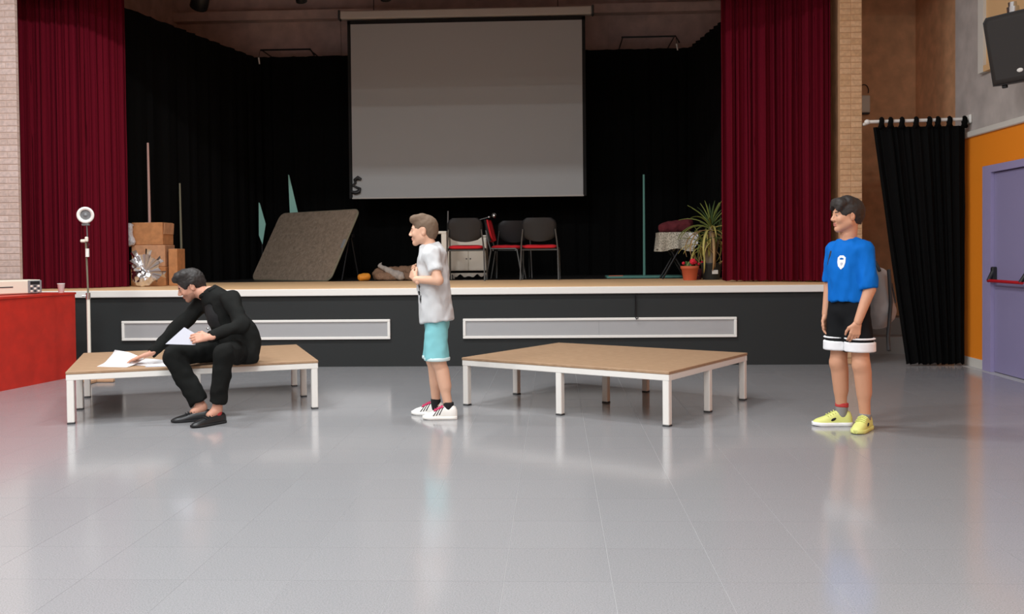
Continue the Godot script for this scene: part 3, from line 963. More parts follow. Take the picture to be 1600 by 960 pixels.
func build_chair() -> Node3D:
	var t := thing("stacking_chair", "black backed chair with red seat at the left, in front of the white cabinet", "chair", Vector3.ZERO, 0, "red seated chairs on the stage")
	# faces +z: seat, backrest at -z
	var seat := Net.new()
	seat.cell = 0.012
	seat.cone(Vector3(-0.13, 0.445, 0.0), Vector3(0.13, 0.445, 0.0), 0.11, 0.11, 0.05, Vector3.UP, 0.3)
	seat.cone(Vector3(-0.15, 0.445, -0.11), Vector3(0.15, 0.445, -0.11), 0.085, 0.085, 0.05, Vector3.UP, 0.36)
	seat.cone(Vector3(-0.15, 0.445, 0.13), Vector3(0.15, 0.445, 0.13), 0.085, 0.085, 0.05, Vector3.UP, 0.36)
	part("seat", seat.mesh(Color.WHITE), M.seat_red, t, Vector3.ZERO, "padded red seat")
	var pan := B.new()
	pan.box(Vector3(0, 0.418, 0.01), Vector3(0.46, 0.014, 0.38), 0.006)
	part("seat_pan", pan.done(), M.black_plastic, t)
	for face in 2:
		var rs := []
		var n := 12
		for i in 9:
			var v := i / 8.0
			var y := 0.545 + 0.285 * v
			var hw := 0.232 * pow(1.0 - pow(absf(v * 2.0 - 1.0), 5.0) * 0.28, 1.0)
			var ring := PackedVector3Array()
			var inset := 0.02 if face == 0 else 0.0
			for k in n + 1:
				var u := k / float(n) * 2.0 - 1.0
				ring.append(Vector3(u * (hw - inset), y - 0.03 * (1.0 - v) * (1.0 - u * u), -0.235 - 0.07 * v + 0.04 * u * u + (0.03 if face == 0 else 0.004)))
			for k in range(n, -1, -1):
				var u := k / float(n) * 2.0 - 1.0
				ring.append(Vector3(u * (hw - inset), y - 0.03 * (1.0 - v) * (1.0 - u * u), -0.235 - 0.07 * v + 0.04 * u * u + (0.004 if face == 0 else -0.012)))
			ring.reverse()
			rs.append(ring)
		var bk := B.new()
		bk.rings(rs)
		part("backrest_pad" if face == 0 else "backrest_shell", bk.done(), M.seat_red if face == 0 else M.black_plastic, t, Vector3.ZERO, "red pad on the front of the backrest" if face == 0 else "black shell of the backrest")
	for s: float in [-1.0, 1.0]:
		var fr := B.new()
		fr.tube([Vector3(s * 0.255, 0.0, 0.24), Vector3(s * 0.245, 0.41, 0.17), Vector3(s * 0.245, 0.425, 0.15), Vector3(s * 0.245, 0.425, -0.17), Vector3(s * 0.245, 0.43, -0.19)], 0.011, 8)
		part("front_leg", fr.done(), M.chair_frame, t)
		var rl := B.new()
		rl.tube([Vector3(s * 0.255, 0.0, -0.26), Vector3(s * 0.245, 0.40, -0.19), Vector3(s * 0.235, 0.52, -0.225), Vector3(s * 0.215, 0.68, -0.262)], 0.011, 8)
		part("rear_leg", rl.done(), M.chair_frame, t)
	for z: float in [-0.16, 0.15]:
		var cr := B.new()
		cr.tube([Vector3(-0.245, 0.405, z), Vector3(0.245, 0.405, z)], 0.009, 8)
		part("cross_bar", cr.done(), M.chair_frame, t)
	return t

func stage_things() -> void:
	mat("chair_frame", srgb(96, 98, 98), 0.4, 0.5)
	# cardboard boxes
	carton("cardboard_box", "pale cardboard box with a taped lid, lower left of the boxes behind the silver foil", Vector3(0.42, 0.27, 0.34), Vector3(-5.06, SY + 0.24, -11.93), 0.03, M.cardboard_pale)
	carton("cardboard_box", "wide low cardboard box resting on the stage floor under the others", Vector3(0.44, 0.238, 0.34), Vector3(-5.065, SY + 0.001, -11.93), 0.02, M.cardboard)
	carton("cardboard_box", "small brown cardboard box with an open flap, topmost of the boxes", Vector3(0.4, 0.28, 0.32), Vector3(-5.07, SY + 0.512, -11.94), -0.03, M.cardboard, true)
	carton("cardboard_box", "upright brown cardboard box at the right end of the boxes", Vector3(0.11, 0.46, 0.3), Vector3(-4.765, SY + 0.001, -11.94), 0.05, M.cardboard)
	# plastic bag on the top box
	var bag := Net.new()
	bag.cell = 0.01
	bag.noise = FastNoiseLite.new(); bag.noise.frequency = 22.0; bag.noise.seed = 3
	bag.amp = 0.018
	bag.cone(Vector3(-5.3, 1.39, -11.74), Vector3(-5.27, 1.6, -11.74), 0.05, 0.035, 0.03)
	bag.cone(Vector3(-5.25, 1.4, -11.73), Vector3(-5.28, 1.5, -11.73), 0.045, 0.03, 0.03)
	tag(part("plastic_bag", bag.mesh(Color.WHITE), M.plastic_bag), "crumpled pale plastic bag hanging at the left of the topmost box", "bag")
	# silver foil fan
	var foil := thing("foil_fan", "shiny silver foil fan lying against the cardboard boxes next to the red curtain", "decoration", Vector3(-4.87, SY, -11.42))
	foil.scale = Vector3(1.35, 1.4, 1.2)
	for i in 9:
		var an := deg_to_rad(-50 + i * 21)
		var d := Vector3(sin(an), cos(an), 0)
		var side := Vector3(cos(an), -sin(an), 0)
		var c0 := Vector3(-0.06, 0.13, 0.0)
		var bb := B.new()
		var L := 0.15 + 0.05 * (i % 2)
		bb.tri(c0, c0 + d * L - side * 0.03 + Vector3(0, 0, 0.02), c0 + d * L + Vector3(0, 0, 0.06))
		bb.tri(c0, c0 + d * L + Vector3(0, 0, 0.06), c0 + d * L + side * 0.03 + Vector3(0, 0, 0.02))
		bb.tri(c0 - Vector3(0, 0, 0.004), c0 + d * L + Vector3(0, 0, 0.056), c0 + d * L - side * 0.03 + Vector3(0, 0, 0.016))
		bb.tri(c0 - Vector3(0, 0, 0.004), c0 + d * L + side * 0.03 + Vector3(0, 0, 0.016), c0 + d * L + Vector3(0, 0, 0.056))
		part("foil_blade", bb.done(), M.foil, foil)
	var knot := Net.new()
	knot.cell = 0.009
	knot.noise = FastNoiseLite.new(); knot.noise.frequency = 26.0
	knot.amp = 0.02
	knot.ell(Vector3(-0.08, 0.075, 0.0), Vector3(0.1, 0.075, 0.06))
	knot.ell(Vector3(-0.13, 0.17, -0.01), Vector3(0.06, 0.09, 0.04))
	part("foil_crumple", knot.mesh(Color.WHITE), M.foil, foil)
	# poles
	for p: Array in [[-5.2, -12.17, 2.68, 0.018, M.pole_pink, "tall thin pinkish pole behind the cardboard boxes at the left"], [-5.02, -12.75, 2.2, 0.015, M.pole_olive, "shorter dim olive pole to the right of the cardboard boxes"]]:
		var pb := B.new()
		pb.tube([Vector3(p[0], SY, p[1]), Vector3(float(p[0]) - 0.01, p[2], p[1])], [float(p[3]) * 1.2, float(p[3]) * 0.8], 10)
		tag(part("wooden_pole", pb.done(), p[4]), p[5], "pole")
	var tp := thing("teal_stand", "thin teal pole on a flat teal base right of the projection screen", "stand", Vector3(1.27, SY, -13.6))
	var tb := B.new()
	tb.tube([Vector3(0, 0.03, 0), Vector3(0.0, 1.45, 0)], [0.02, 0.015], 10)
	part("pole", tb.done(), M.teal_dark, tp)
	var base := B.new()
	base.box(Vector3(-0.02, 0.016, 0.05), Vector3(1.05, 0.032, 0.5), 0.006)
	part("base", base.done(), M.teal_dark, tp)
	var be := B.new()
	be.box(Vector3(-0.42, 0.034, 0.28), Vector3(0.2, 0.012, 0.03), 0.003)
	part("base_edge", be.done(), M.terracotta, tp, Vector3.ZERO, "reddish strip on the front of the base")
	# pointed teal boards
	var s1 := B.new()
	s1.prism([Vector2(-0.05, 0), Vector2(0.2, 0), Vector2(0.075, 0.9), Vector2(-0.085, 1.62), Vector2(-0.1, 1.63)], 0.0, 0.015)
	tag(part("pointed_board", s1.done(), M.teal, self, Vector3(-4.06, SY, -14.95)), "tall pale teal pointed board standing behind the mottled table top", "board", "pointed teal boards")
	var s2 := B.new()
	s2.prism([Vector2(-0.01, 0.68), Vector2(0.045, 0.54), Vector2(0.1, 0.86), Vector2(0.01, 1.19), Vector2(-0.005, 1.2)], 0.0, 0.015)
	var pn := thing("pointed_board", "small grey teal pointed board left of the mottled table top", "board", Vector3(-4.63, SY, -14.95), 0, "pointed teal boards")
	part("board", s2.done(), M.teal, pn)
	var sk2 := B.new()
	sk2.tube([Vector3(0.03, 0.0, -0.012), Vector3(0.03, 0.8, -0.012)], 0.012, 8)
	part("stick", sk2.done(), M.black_metal, pn)
	# leaning mottled board with round corners
	var tt := thing("leaning_tabletop", "large mottled brown table top with rounded corners leaning on the stage", "table top", Vector3(-3.1, SY + 0.012, -13.1))
	var phi := deg_to_rad(38.0)
	var tau_ := deg_to_rad(29.0)
	var u := Vector3(-cos(phi), 0, -sin(phi))
	var hdir := Vector3(sin(phi), 0, -cos(phi))
	var w := hdir * sin(tau_) + Vector3.UP * cos(tau_)
	var nrm := w.cross(-u).normalized()
	if nrm.z < 0: nrm = -nrm
	var bs := Basis(-u, w, (-u).cross(w).normalized())
	var L := 1.84
	var H := 1.14
	var poly := []
	for c: Array in [[-L + 0.1, 0.1, 180], [-0.1, 0.1, 270], [-0.1, H - 0.1, 0], [-L + 0.1, H - 0.1, 90]]:
		for k in 7:
			var an := deg_to_rad(float(c[2]) + 15.0 * k)
			poly.append(Vector2(float(c[0]) + 0.1 * cos(an), float(c[1]) + 0.1 * sin(an)))
	var tbm := B.new()
	tbm.prism(poly, -0.03, 0.0, Transform3D(bs, Vector3.ZERO))
	part("top", tbm.done(), M.mottled_board, tt)
	var edge := B.new()
	var ep := []
	for p: Vector2 in poly: ep.append(bs * Vector3(p.x, p.y, -0.015))
	ep.append(ep[0]); ep.append(ep[1])
	edge.tube(ep, 0.014, 6, false)
	part("edge_band", edge.done(), M.pole_olive, tt)
	var plate := B.new()
	plate.box(bs * Vector3(-0.03, 0.58, 0.002), Vector3(0.05, 0.14, 0.006), 0.002, bs)
	part("metal_plate", plate.done(), M.mid_grey, tt)
	# what the board leans on: a dark folded trestle behind it
	var tr := thing("trestle", "dark folded trestle behind the leaning mottled table top", "trestle", Vector3(-3.25, SY, -13.95), -0.65)
	for s: float in [-0.4, 0.4]:
		for q: float in [-0.16, 0.16]:
			var lb := B.new()
			lb.tube([Vector3(s, 0, q), Vector3(s, 0.62, q * 0.1)], 0.016, 8)
			part("leg", lb.done(), M.black_metal, tr)
	part("beam", box_mesh(Vector3(0.95, 0.05, 0.05), 0.006), M.black_metal, tr, Vector3(0, 0.63, 0))
	# bundle of cloth
	var bd := Net.new()
	bd.cell = 0.014
	bd.noise = FastNoiseLite.new(); bd.noise.frequency = 9.0; bd.noise.seed = 8
	bd.amp = 0.03
	bd.cone(Vector3(-2.44, SY + 0.08, -13.25), Vector3(-1.95, SY + 0.1, -13.3), 0.09, 0.11, 0.05)
	bd.cone(Vector3(-2.4, SY + 0.05, -13.1), Vector3(-1.85, SY + 0.05, -13.15), 0.06, 0.07, 0.05)
	bd.planes = [[Vector3.DOWN, -(SY + 0.003)]]
	var bt := thing("cloth_bundle", "heap of crumpled brown and grey cloth on the stage behind the boy in grey", "cloth", Vector3.ZERO)
	part("heap", bd.mesh(Color.WHITE), M.bundle, bt)
	var fold := Net.new()
	fold.cell = 0.012
	fold.noise = bd.noise
	fold.amp = 0.02
	fold.cone(Vector3(-2.42, SY + 0.2, -13.2), Vector3(-2.1, SY + 0.06, -13.05), 0.025, 0.06, 0.02)
	fold.cone(Vector3(-2.42, SY + 0.2, -13.2), Vector3(-2.39, SY + 0.25, -13.22), 0.02, 0.008, 0.02)
	fold.planes = [[Vector3.DOWN, -(SY + 0.003)]]
	part("grey_fold", fold.mesh(Color.WHITE), M.bundle_grey, bt, Vector3.ZERO, "grey fold lying over the heap")
	var oc := Net.new()
	oc.cell = 0.01
	oc.noise = bd.noise
	oc.amp = 0.015
	oc.cone(Vector3(-2.65, SY + 0.05, -13.06), Vector3(-2.575, SY + 0.055, -13.08), 0.05, 0.055, 0.02)
	oc.planes = [[Vector3.DOWN, -(SY + 0.003)]]
	tag(part("orange_cloth", oc.mesh(Color.WHITE), M.orange_cloth), "small orange cloth bundle at the left end of the crumpled heap", "cloth")
	# white cabinet and white table behind the chairs
	var cab := thing("white_cabinet", "low white cabinet with two doors and a wavy lower edge behind the left chair", "cabinet", Vector3(-1.21, SY, -13.7))
	part("carcass", box_mesh(Vector3(0.52, 0.52, 0.3), 0.008), M.cream_paint, cab, Vector3(0, 0.34, 0))
	for s: float in [-1.0, 1.0]:
		var dr := part("door", box_mesh(Vector3(0.25, 0.3, 0.018), 0.005), M.cream_paint, cab, Vector3(s * 0.128, 0.27, 0.158))
		var kn := B.new()
		kn.ball(Vector3(-s * 0.1, 0.02, 0.016), Vector3.ONE * 0.01)
		part("knob", kn.done(), M.grey_metal, dr)
	part("drawer", box_mesh(Vector3(0.506, 0.15, 0.018), 0.005), M.cream_paint, cab, Vector3(0, 0.505, 0.158))
	part("top", box_mesh(Vector3(0.55, 0.022, 0.33), 0.006), M.cream_paint, cab, Vector3(0, 0.61, 0.005))
	var sk := B.new()
	var wp := [Vector2(-0.26, 0.12), Vector2(-0.26, 0.0), Vector2(-0.24, 0.0)]
	for i in 21:
		var x := -0.24 + 0.48 * i / 20.0
		wp.append(Vector2(x, 0.05 + 0.022 * cos(x * 52.0) - 0.03 * exp(-x * x * 900.0)))
	wp.append_array([Vector2(0.24, 0.0), Vector2(0.26, 0.0), Vector2(0.26, 0.12)])
	sk.prism(wp, 0.135, 0.15)
	part("wavy_apron", sk.done(), M.cream_paint, cab)
	for s: float in [-1.0, 1.0]: part("leg", box_mesh(Vector3(0.03, 0.1, 0.03), 0.004), M.cream_paint, cab, Vector3(s * 0.24, 0.05, -0.13))
	var wt := thing("white_table", "narrow white table with a square post beside the left chair, behind the boy in grey", "table", Vector3(-1.61, SY, -13.2))
	part("top", box_mesh(Vector3(0.3, 0.035, 0.4), 0.005), M.cream_paint, wt, Vector3(0, 0.655, 0))
	for s: Array in [[0.115, 0.165], [-0.115, 0.165], [0.115, -0.165], [-0.115, -0.165]]:
		part("leg", box_mesh(Vector3(0.07, 0.637, 0.07), 0.005), M.cream_paint, wt, Vector3(s[0], 0.3185, s[1]))
	var gp := B.new()
	gp.tube([Vector3(-1.52, SY, -13.6), Vector3(-1.5, 1.82, -13.6)], 0.012, 8)
	tag(part("metal_pole", gp.done(), M.grey_metal), "thin grey upright pole behind the white table", "pole")
	# chairs
	var ch := build_chair()
	ch.position = Vector3(-1.17, SY, -12.86)
	ch.rotation.y = PI
	copy(ch, "black backed chair with red seat turned sideways, showing its red backrest pad edge on", Vector3(-0.66, SY, -13.4), deg_to_rad(86))
	copy(ch, "dim black backed chair with red seat, second from the right, furthest back of the row", Vector3(-0.6, SY, -14.1), PI + 0.1)
	copy(ch, "black backed chair with red seat and bare grey legs, rightmost of the row", Vector3(-0.185, SY, -13.02), PI - 0.05)
	# microphone
	var mic := thing("microphone_stand", "microphone with shiny round head on a boom above the chairs", "microphone", Vector3(-1.1, SY - 0.0, -14.1))
	var ms := B.new()
	ms.tube([Vector3(0, 0.02, 0), Vector3(0, 0.86, 0)], 0.01, 8)
	part("pole", ms.done(), M.black_metal, mic)
	var mbm := B.new()
	mbm.tube([Vector3(-0.06, 0.84, 0), Vector3(0.17, 0.9, 0.02)], 0.007, 8)
	part("boom", mbm.done(), M.grey_metal, mic)
	var mh := B.new()
	mh.ball(Vector3(0.225, 0.912, 0.02), Vector3(0.038, 0.042, 0.038))
	part("head", mh.done(), M.chrome, mic)
	var mc := B.new()
	mc.ball(Vector3(0.15, 0.893, 0.02), Vector3(0.022, 0.018, 0.018))
	part("clip", mc.done(), M.chrome, mic)
	var mb := B.new()
	mb.lathe([Vector2(0.13, 0.0), Vector2(0.13, 0.015), Vector2(0.02, 0.03)], 20)
	part("base", mb.done(), M.black_metal, mic)
	# side table with lace cloth
	var st := thing("side_table", "small table on crossed dark legs beside the potted plants", "table", Vector3(1.6, SY, -12.95))
	part("top", box_mesh(Vector3(0.42, 0.03, 0.4), 0.005), M.black_plastic, st, Vector3(0, 0.6, 0))
	for s: float in [-1.0, 1.0]:
		for z: float in [-0.15, 0.15]:
			var lg := B.new()
			lg.tube([Vector3(-s * 0.17, 0, z + s * 0.02), Vector3(s * 0.17, 0.59, z + s * 0.02)], 0.014, 8)
			part("leg", lg.done(), M.black_metal, st)
	part("stretcher", box_mesh(Vector3(0.025, 0.025, 0.3), 0.004), M.black_metal, st, Vector3(0, 0.3, 0))
	var cl := B.new()
	var rs := []
	for r in 7:
		var v := r / 6.0
		var ring := PackedVector3Array()
		for k in 96:
			var an := -TAU * k / 96.0
			var cx := clampf(cos(an) * 1.5, -1, 1)
			var cz := clampf(sin(an) * 1.5, -1, 1)
			var wv := 0.022 * sin(an * 9.0) * (1.0 - v) + 0.012 * sin(an * 21.0 + 1.0) * (1.0 - v)
			ring.append(Vector3(cx * (0.225 + wv), 0.618 - 0.235 * (1.0 - v) + 0.02 * sin(an * 5.0) * (1.0 - v), cz * (0.215 + wv)))
		rs.append(ring)
	cl.rings(rs, true, false)
	cl.smooth(false)
	for k in 96:
		cl.tri(Vector3(0, 0.618, 0), rs[6][k], rs[6][(k + 1) % 96])
	tag(part("lace_cloth", cl.done(), M.lace, self, Vector3(1.61, SY, -12.95)), "white lace cloth draped over the small side table", "tablecloth")
	var wc := Net.new()
	wc.cell = 0.012
	wc.noise = bd.noise
	wc.amp = 0.02
	wc.cone(Vector3(1.47, SY + 0.68, -12.95), Vector3(1.78, SY + 0.72, -12.97), 0.075, 0.09, 0.05, Vector3.FORWARD, 1.0)
	wc.planes = [[Vector3.DOWN, -(SY + 0.622)]]
	tag(part("wine_cloth", wc.mesh(Color.WHITE), M.wine_cloth), "dark wine red folded cloth lying on the lace cloth", "cloth")
	var nk := B.new()
	nk.prism([Vector2(-0.07, 0), Vector2(0.06, 0.02), Vector2(0.055, -0.13), Vector2(0.0, -0.2), Vector2(-0.03, -0.1)], 0, 0.004)
	tag(part("white_napkin", nk.done(), M.white_cloth, self, Vector3(1.83, SY + 0.6, -12.67)), "small white napkin hanging over the front of the lace cloth", "napkin")
	plants()

func sword_leaf(length: float, width: float, bend: float, lift: float) -> ArrayMesh:
	# starts at the origin, goes out along +z and up, then droops
	var b := B.new()
	var rs := []
	var p := Vector3.ZERO
	var an := lift
	var n := 8
	for i in n + 1:
		var v := i / float(n)
		var wd := width * (0.55 + 0.9 * v) * (1.0 - pow(v, 2.2)) + 0.002
		var d := Vector3(0, sin(an), cos(an))
		var nn := Vector3(0, cos(an), -sin(an))
		var ring := PackedVector3Array([p + Vector3(-wd, 0, 0) + nn * wd * 0.5, p - nn * 0.003, p + Vector3(wd, 0, 0) + nn * wd * 0.5, p + nn * 0.003])
		rs.append(ring)
		p += d * length / n
		an -= bend / n
	b.rings(rs)
	return b.done()

func plants() -> void:
	var y := thing("spiky_plant", "tall spiky yucca like plant in a black pot beside the right red curtain", "potted plant", Vector3(2.0, SY, -12.35))
	var pot := B.new()
	pot.lathe([Vector2(0.1, 0.0), Vector2(0.105, 0.005), Vector2(0.13, 0.19), Vector2(0.138, 0.2), Vector2(0.138, 0.215), Vector2(0.12, 0.215), Vector2(0.115, 0.19)], 24)
	var pt := part("pot", pot.done(), M.pot_black, y)
	part("sticker", box_mesh(Vector3(0.075, 0.05, 0.004), 0.001), M.white_paint, pt, Vector3(0.03, 0.1, 0.124), "white sticker on the pot")
	var so := B.new()
	so.lathe([Vector2(0.118, 0.17), Vector2(0.116, 0.192), Vector2(0.0, 0.198)], 20)
	part("soil", so.done(), M.soil, y)
	var tops := [[Vector3(-0.0, 0.68, 0.02), 1.1], [Vector3(0.1, 0.54, -0.04), 0.8], [Vector3(-0.1, 0.46, 0.0), 0.75]]
	for s: Array in tops:
		var tp: Vector3 = s[0]
		var tk := B.new()
		tk.tube([Vector3(tp.x * 0.25, 0.18, tp.z), Vector3(tp.x * 0.6, 0.18 + (tp.y - 0.18) * 0.5, tp.z), tp], [0.034, 0.026, 0.028], 10)
		part("trunk", tk.done(), M.bark, y)
	var shapes := []
	for i in 6: shapes.append(sword_leaf(0.34 + 0.05 * i, 0.017, [0.3, 0.6, 1.1, 1.7, 2.3, 2.8][i], [1.25, 1.0, 0.75, 0.5, 0.2, -0.15][i]))
	var r2 := RandomNumberGenerator.new()
	r2.seed = 12
	for t_ in tops.size():
		var tp: Vector3 = tops[t_][0]
		var sc: float = tops[t_][1]
		var n: int = [38, 26, 24][t_]
		for i in n:
			var k := int(6.0 * i / n)
			var m: Material = M.leaf_green
			if k >= 4: m = [M.leaf_yellow, M.leaf_dry, M.leaf_yellow][i % 3]
			elif k == 3: m = [M.leaf_yellow, M.leaf_green, M.leaf_green][i % 3]
			elif i % 4 == 0: m = M.leaf_dark
			var lf := part("leaf", shapes[k], m, y, tp - Vector3(0, 0.016 * k, 0))
			lf.rotation.y = i * 2.399 + r2.randf_range(-0.2, 0.2)
			lf.scale = Vector3.ONE * sc * r2.randf_range(0.85, 1.1)
	for i in 8:
		var lf := part("leaf", sword_leaf(0.3, 0.02, 0.5, -1.25) if i == 0 else y.get_child(y.get_child_count() - 1).mesh, M.leaf_dry if i % 2 else M.leaf_yellow, y, Vector3(-0.06 + 0.03 * (i % 4), 0.58, 0.03))
		lf.rotation.y = -2.0 + i * 0.62
	# terracotta pot with a red flower
	var f := thing("flower_pot", "small terracotta pot with a red flower at the stage edge near the lace cloth", "potted plant", Vector3(1.71, SY, -12.2))
	var fp := B.new()
	fp.lathe([Vector2(0.08, 0.0), Vector2(0.083, 0.004), Vector2(0.105, 0.14), Vector2(0.115, 0.142), Vector2(0.118, 0.18), Vector2(0.105, 0.18), Vector2(0.1, 0.15)], 24)
	part("pot", fp.done(), M.terracotta, f)
	var fs := B.new()
	fs.lathe([Vector2(0.102, 0.13), Vector2(0.1, 0.152), Vector2(0.0, 0.156)], 18)
	part("soil", fs.done(), M.soil, f)
	for i in 16:
		var lf := part("leaf", y.get_node("leaf").mesh, M.leaf_dark if i % 3 else M.leaf_green, f, Vector3(cos(i * 2.4) * 0.04, 0.15, sin(i * 2.4) * 0.04))
		lf.rotation.y = i * 2.4
		lf.rotation.z = 0.2
		lf.scale = Vector3(0.9, 0.3, 0.3)
	for q: Array in [[Vector3(0.03, 0.235, 0.05), 0.036], [Vector3(-0.08, 0.215, 0.0), 0.018]]:
		var fl := B.new()
		for k in 7:
			var an := TAU * k / 7.0
			fl.ball(q[0] + Vector3(cos(an), sin(an), 0.2) * float(q[1]) * 0.55, Vector3.ONE * float(q[1]) * 0.6, Basis.IDENTITY, 5, 8)
		fl.ball(q[0] + Vector3(0, 0, float(q[1]) * 0.5), Vector3.ONE * float(q[1]) * 0.6, Basis.IDENTITY, 5, 8)
		part("flower", fl.done(), M.flower_red, f, Vector3.ZERO, "red flower head")
		var sm := B.new()
		sm.tube([Vector3(q[0].x * 0.4, 0.15, q[0].z * 0.4), q[0]], 0.005, 6)
		part("stem", sm.done(), M.leaf_dark, f)
	var g := thing("flower_pot", "slim dark pot with red blossoms half hidden between the terracotta and black pots", "potted plant", Vector3(1.85, SY, -12.55))
	var gp := B.new()
	gp.lathe([Vector2(0.055, 0.0), Vector2(0.07, 0.14), Vector2(0.06, 0.14)], 18)
	part("pot", gp.done(), M.wine_cloth, g)
	for i in 8:
		var lf := part("leaf", y.get_node("leaf").mesh, M.leaf_dry if i % 2 else M.leaf_dark, g, Vector3(0, 0.12, 0))
		lf.rotation.y = i * 0.8
		lf.scale = Vector3(1.0, 0.6, 0.5)
	for i in 4:
		var bl := B.new()
		bl.ball(Vector3(-0.06 + 0.04 * i, 0.2 + 0.02 * (i % 2), 0.05), Vector3.ONE * 0.02, Basis.IDENTITY, 5, 8)
		part("flower", bl.done(), M.flower_red, g, Vector3.ZERO, "small red blossom")

# ---- counter, lamp stand
func counter() -> void:
	var a := Vector3(-4.885, 0, -9.58)
	var d := Vector3(-0.176, 0, 1.085).normalized()
	var turn := atan2(d.x, d.z)
	var c := thing("bar_counter", "bright red bar counter at the left edge", "counter", a, turn)
	# local: +z along the counter, -x away from the hall
	part("front_panel", wall_box(-0.03, 0.0, 0.0, 0.84, 0.0, 1.28), M.counter_red, c)
	part("front_panel", wall_box(-0.03, 0.0, 0.0, 0.84, 1.284, 3.2), M.counter_red, c)
	part("end_panel", wall_box(-0.62, -0.03, 0.0, 0.84, 0.0, 0.03), M.counter_red, c)
	part("worktop", wall_box(-0.64, 0.008, 0.84, 0.86, -0.008, 3.2), M.counter_red, c)
	var ap := thing("tabletop_appliance", "cream flat appliance with a dark keypad block standing on the red counter", "appliance", Vector3(-5.35, 0.86, -9.13), deg_to_rad(53))
	part("body", box_mesh(Vector3(0.56, 0.135, 0.3), 0.01), M.appliance_cream, ap, Vector3(0, 0.0725, 0))
	for x: float in [-0.24, 0.24]: part("foot", box_mesh(Vector3(0.04, 0.012, 0.2), 0.002), M.dark_grey, ap, Vector3(x, 0.006, 0))
	var kp := part("keypad", box_mesh(Vector3(0.13, 0.125, 0.014), 0.003), M.mid_grey, ap, Vector3(0.215, 0.0725, 0.153), "dark grey control block")
	part("display", box_mesh(Vector3(0.09, 0.03, 0.005), 0.001), M.screen_border, kp, Vector3(0, 0.038, 0.008))
	for i in 9:
		part("button", box_mesh(Vector3(0.022, 0.018, 0.006), 0.002), M.dark_grey if i % 2 else M.cream_paint, kp, Vector3(-0.034 + 0.034 * (i % 3), 0.006 - 0.024 * (i / 3), 0.008))
	part("front_slot", box_mesh(Vector3(0.26, 0.01, 0.006), 0.001), M.dark_grey, ap, Vector3(-0.12, 0.075, 0.151))
	var cup := B.new()
	cup.lathe([Vector2(0.024, 0.0), Vector2(0.026, 0.002), Vector2(0.035, 0.088), Vector2(0.038, 0.09), Vector2(0.036, 0.094), Vector2(0.032, 0.09), Vector2(0.024, 0.006), Vector2(0.0, 0.005)], 22)
	tag(part("plastic_cup", cup.done(), M.cup_white, self, Vector3(-4.97, 0.861, -9.47)), "small white plastic cup on the end of the red counter", "cup")
	# round lamp on a stand
	var l := thing("lamp_stand", "round white ringed lamp on a thin stand in front of the left red curtain", "lamp", Vector3(-4.52, 0, -9.12))
	var b := B.new()
	for i in 2:
		b.box(Vector3(0.06, 0.018, 0.0), Vector3(0.36, 0.03, 0.05), 0.006, Basis(Vector3.UP, i * PI / 2))
	part("foot", b.done(), mat("tan_foot", srgb(190, 150, 116), 0.6), l)
	b = B.new()
	b.tube([Vector3(0, 0.03, 0), Vector3(0, 0.83, 0)], 0.017, 10)
	part("lower_tube", b.done(), M.cream_paint, l)
	b = B.new()
	b.tube([Vector3(0, 0.81, 0), Vector3(0, 0.87, 0)], 0.022, 10)
	b.tube([Vector3(0, 0.84, 0), Vector3(-0.05, 0.84, 0.02)], 0.009, 8)
	part("clamp", b.done(), M.chrome, l)
	b = B.new()
	b.tube([Vector3(0, 0.86, 0), Vector3(-0.012, 1.36, 0)], 0.009, 10)
	part("upper_tube", b.done(), M.pole_olive, l)
	b = B.new()
	b.box(Vector3(-0.035, 1.375, 0.01), Vector3(0.05, 0.03, 0.03), 0.008)
	b.box(Vector3(0.0, 1.39, 0.01), Vector3(0.03, 0.05, 0.03), 0.008)
	part("joint", b.done(), M.cream_paint, l)
	b = B.new()
	b.tube([Vector3(0.005, 1.39, 0.0), Vector3(0.0, 1.53, 0.0)], 0.007, 8)
	part("neck", b.done(), M.grey_metal, l)
	b = B.new()
	b.tube([Vector3(0.01, 1.22, 0.02), Vector3(0.01, 1.3, 0.02)], 0.018, 10)
	part("switch_box", b.done(), M.white_paint, l)
	b = B.new()
	b.tube([Vector3(0.01, 1.3, 0.02), Vector3(0.03, 1.34, 0.02), Vector3(0.0, 1.36, 0.01)], 0.004, 6)
	part("cord", b.done(), M.black_metal, l)
	b = B.new()
	b.box(Vector3(-0.01, 1.535, 0.0), Vector3(0.07, 0.025, 0.04), 0.006)
	part("bracket", b.done(), M.mid_grey, l)
	var xf := Transform3D(Basis(Vector3.UP, deg_to_rad(18)) * Basis(Vector3.RIGHT, PI / 2 + 0.1), Vector3(0.0, 1.625, 0.02))
	b = B.new()
	b.lathe([Vector2(0.03, -0.08), Vector2(0.06, -0.07), Vector2(0.075, 0.0), Vector2(0.08, 0.015), Vector2(0.074, 0.022), Vector2(0.05, 0.018), Vector2(0.048, 0.0)], 28, xf, false)
	part("lamp_shade", b.done(), M.white_paint, l, Vector3.ZERO, "white ring round the lamp")
	b = B.new()
	b.lathe([Vector2(0.05, 0.0), Vector2(0.04, 0.003), Vector2(0.018, 0.004), Vector2(0.014, 0.016), Vector2(0.0, 0.018)], 20, xf, false)
	part("reflector", b.done(), M.mid_grey, l)

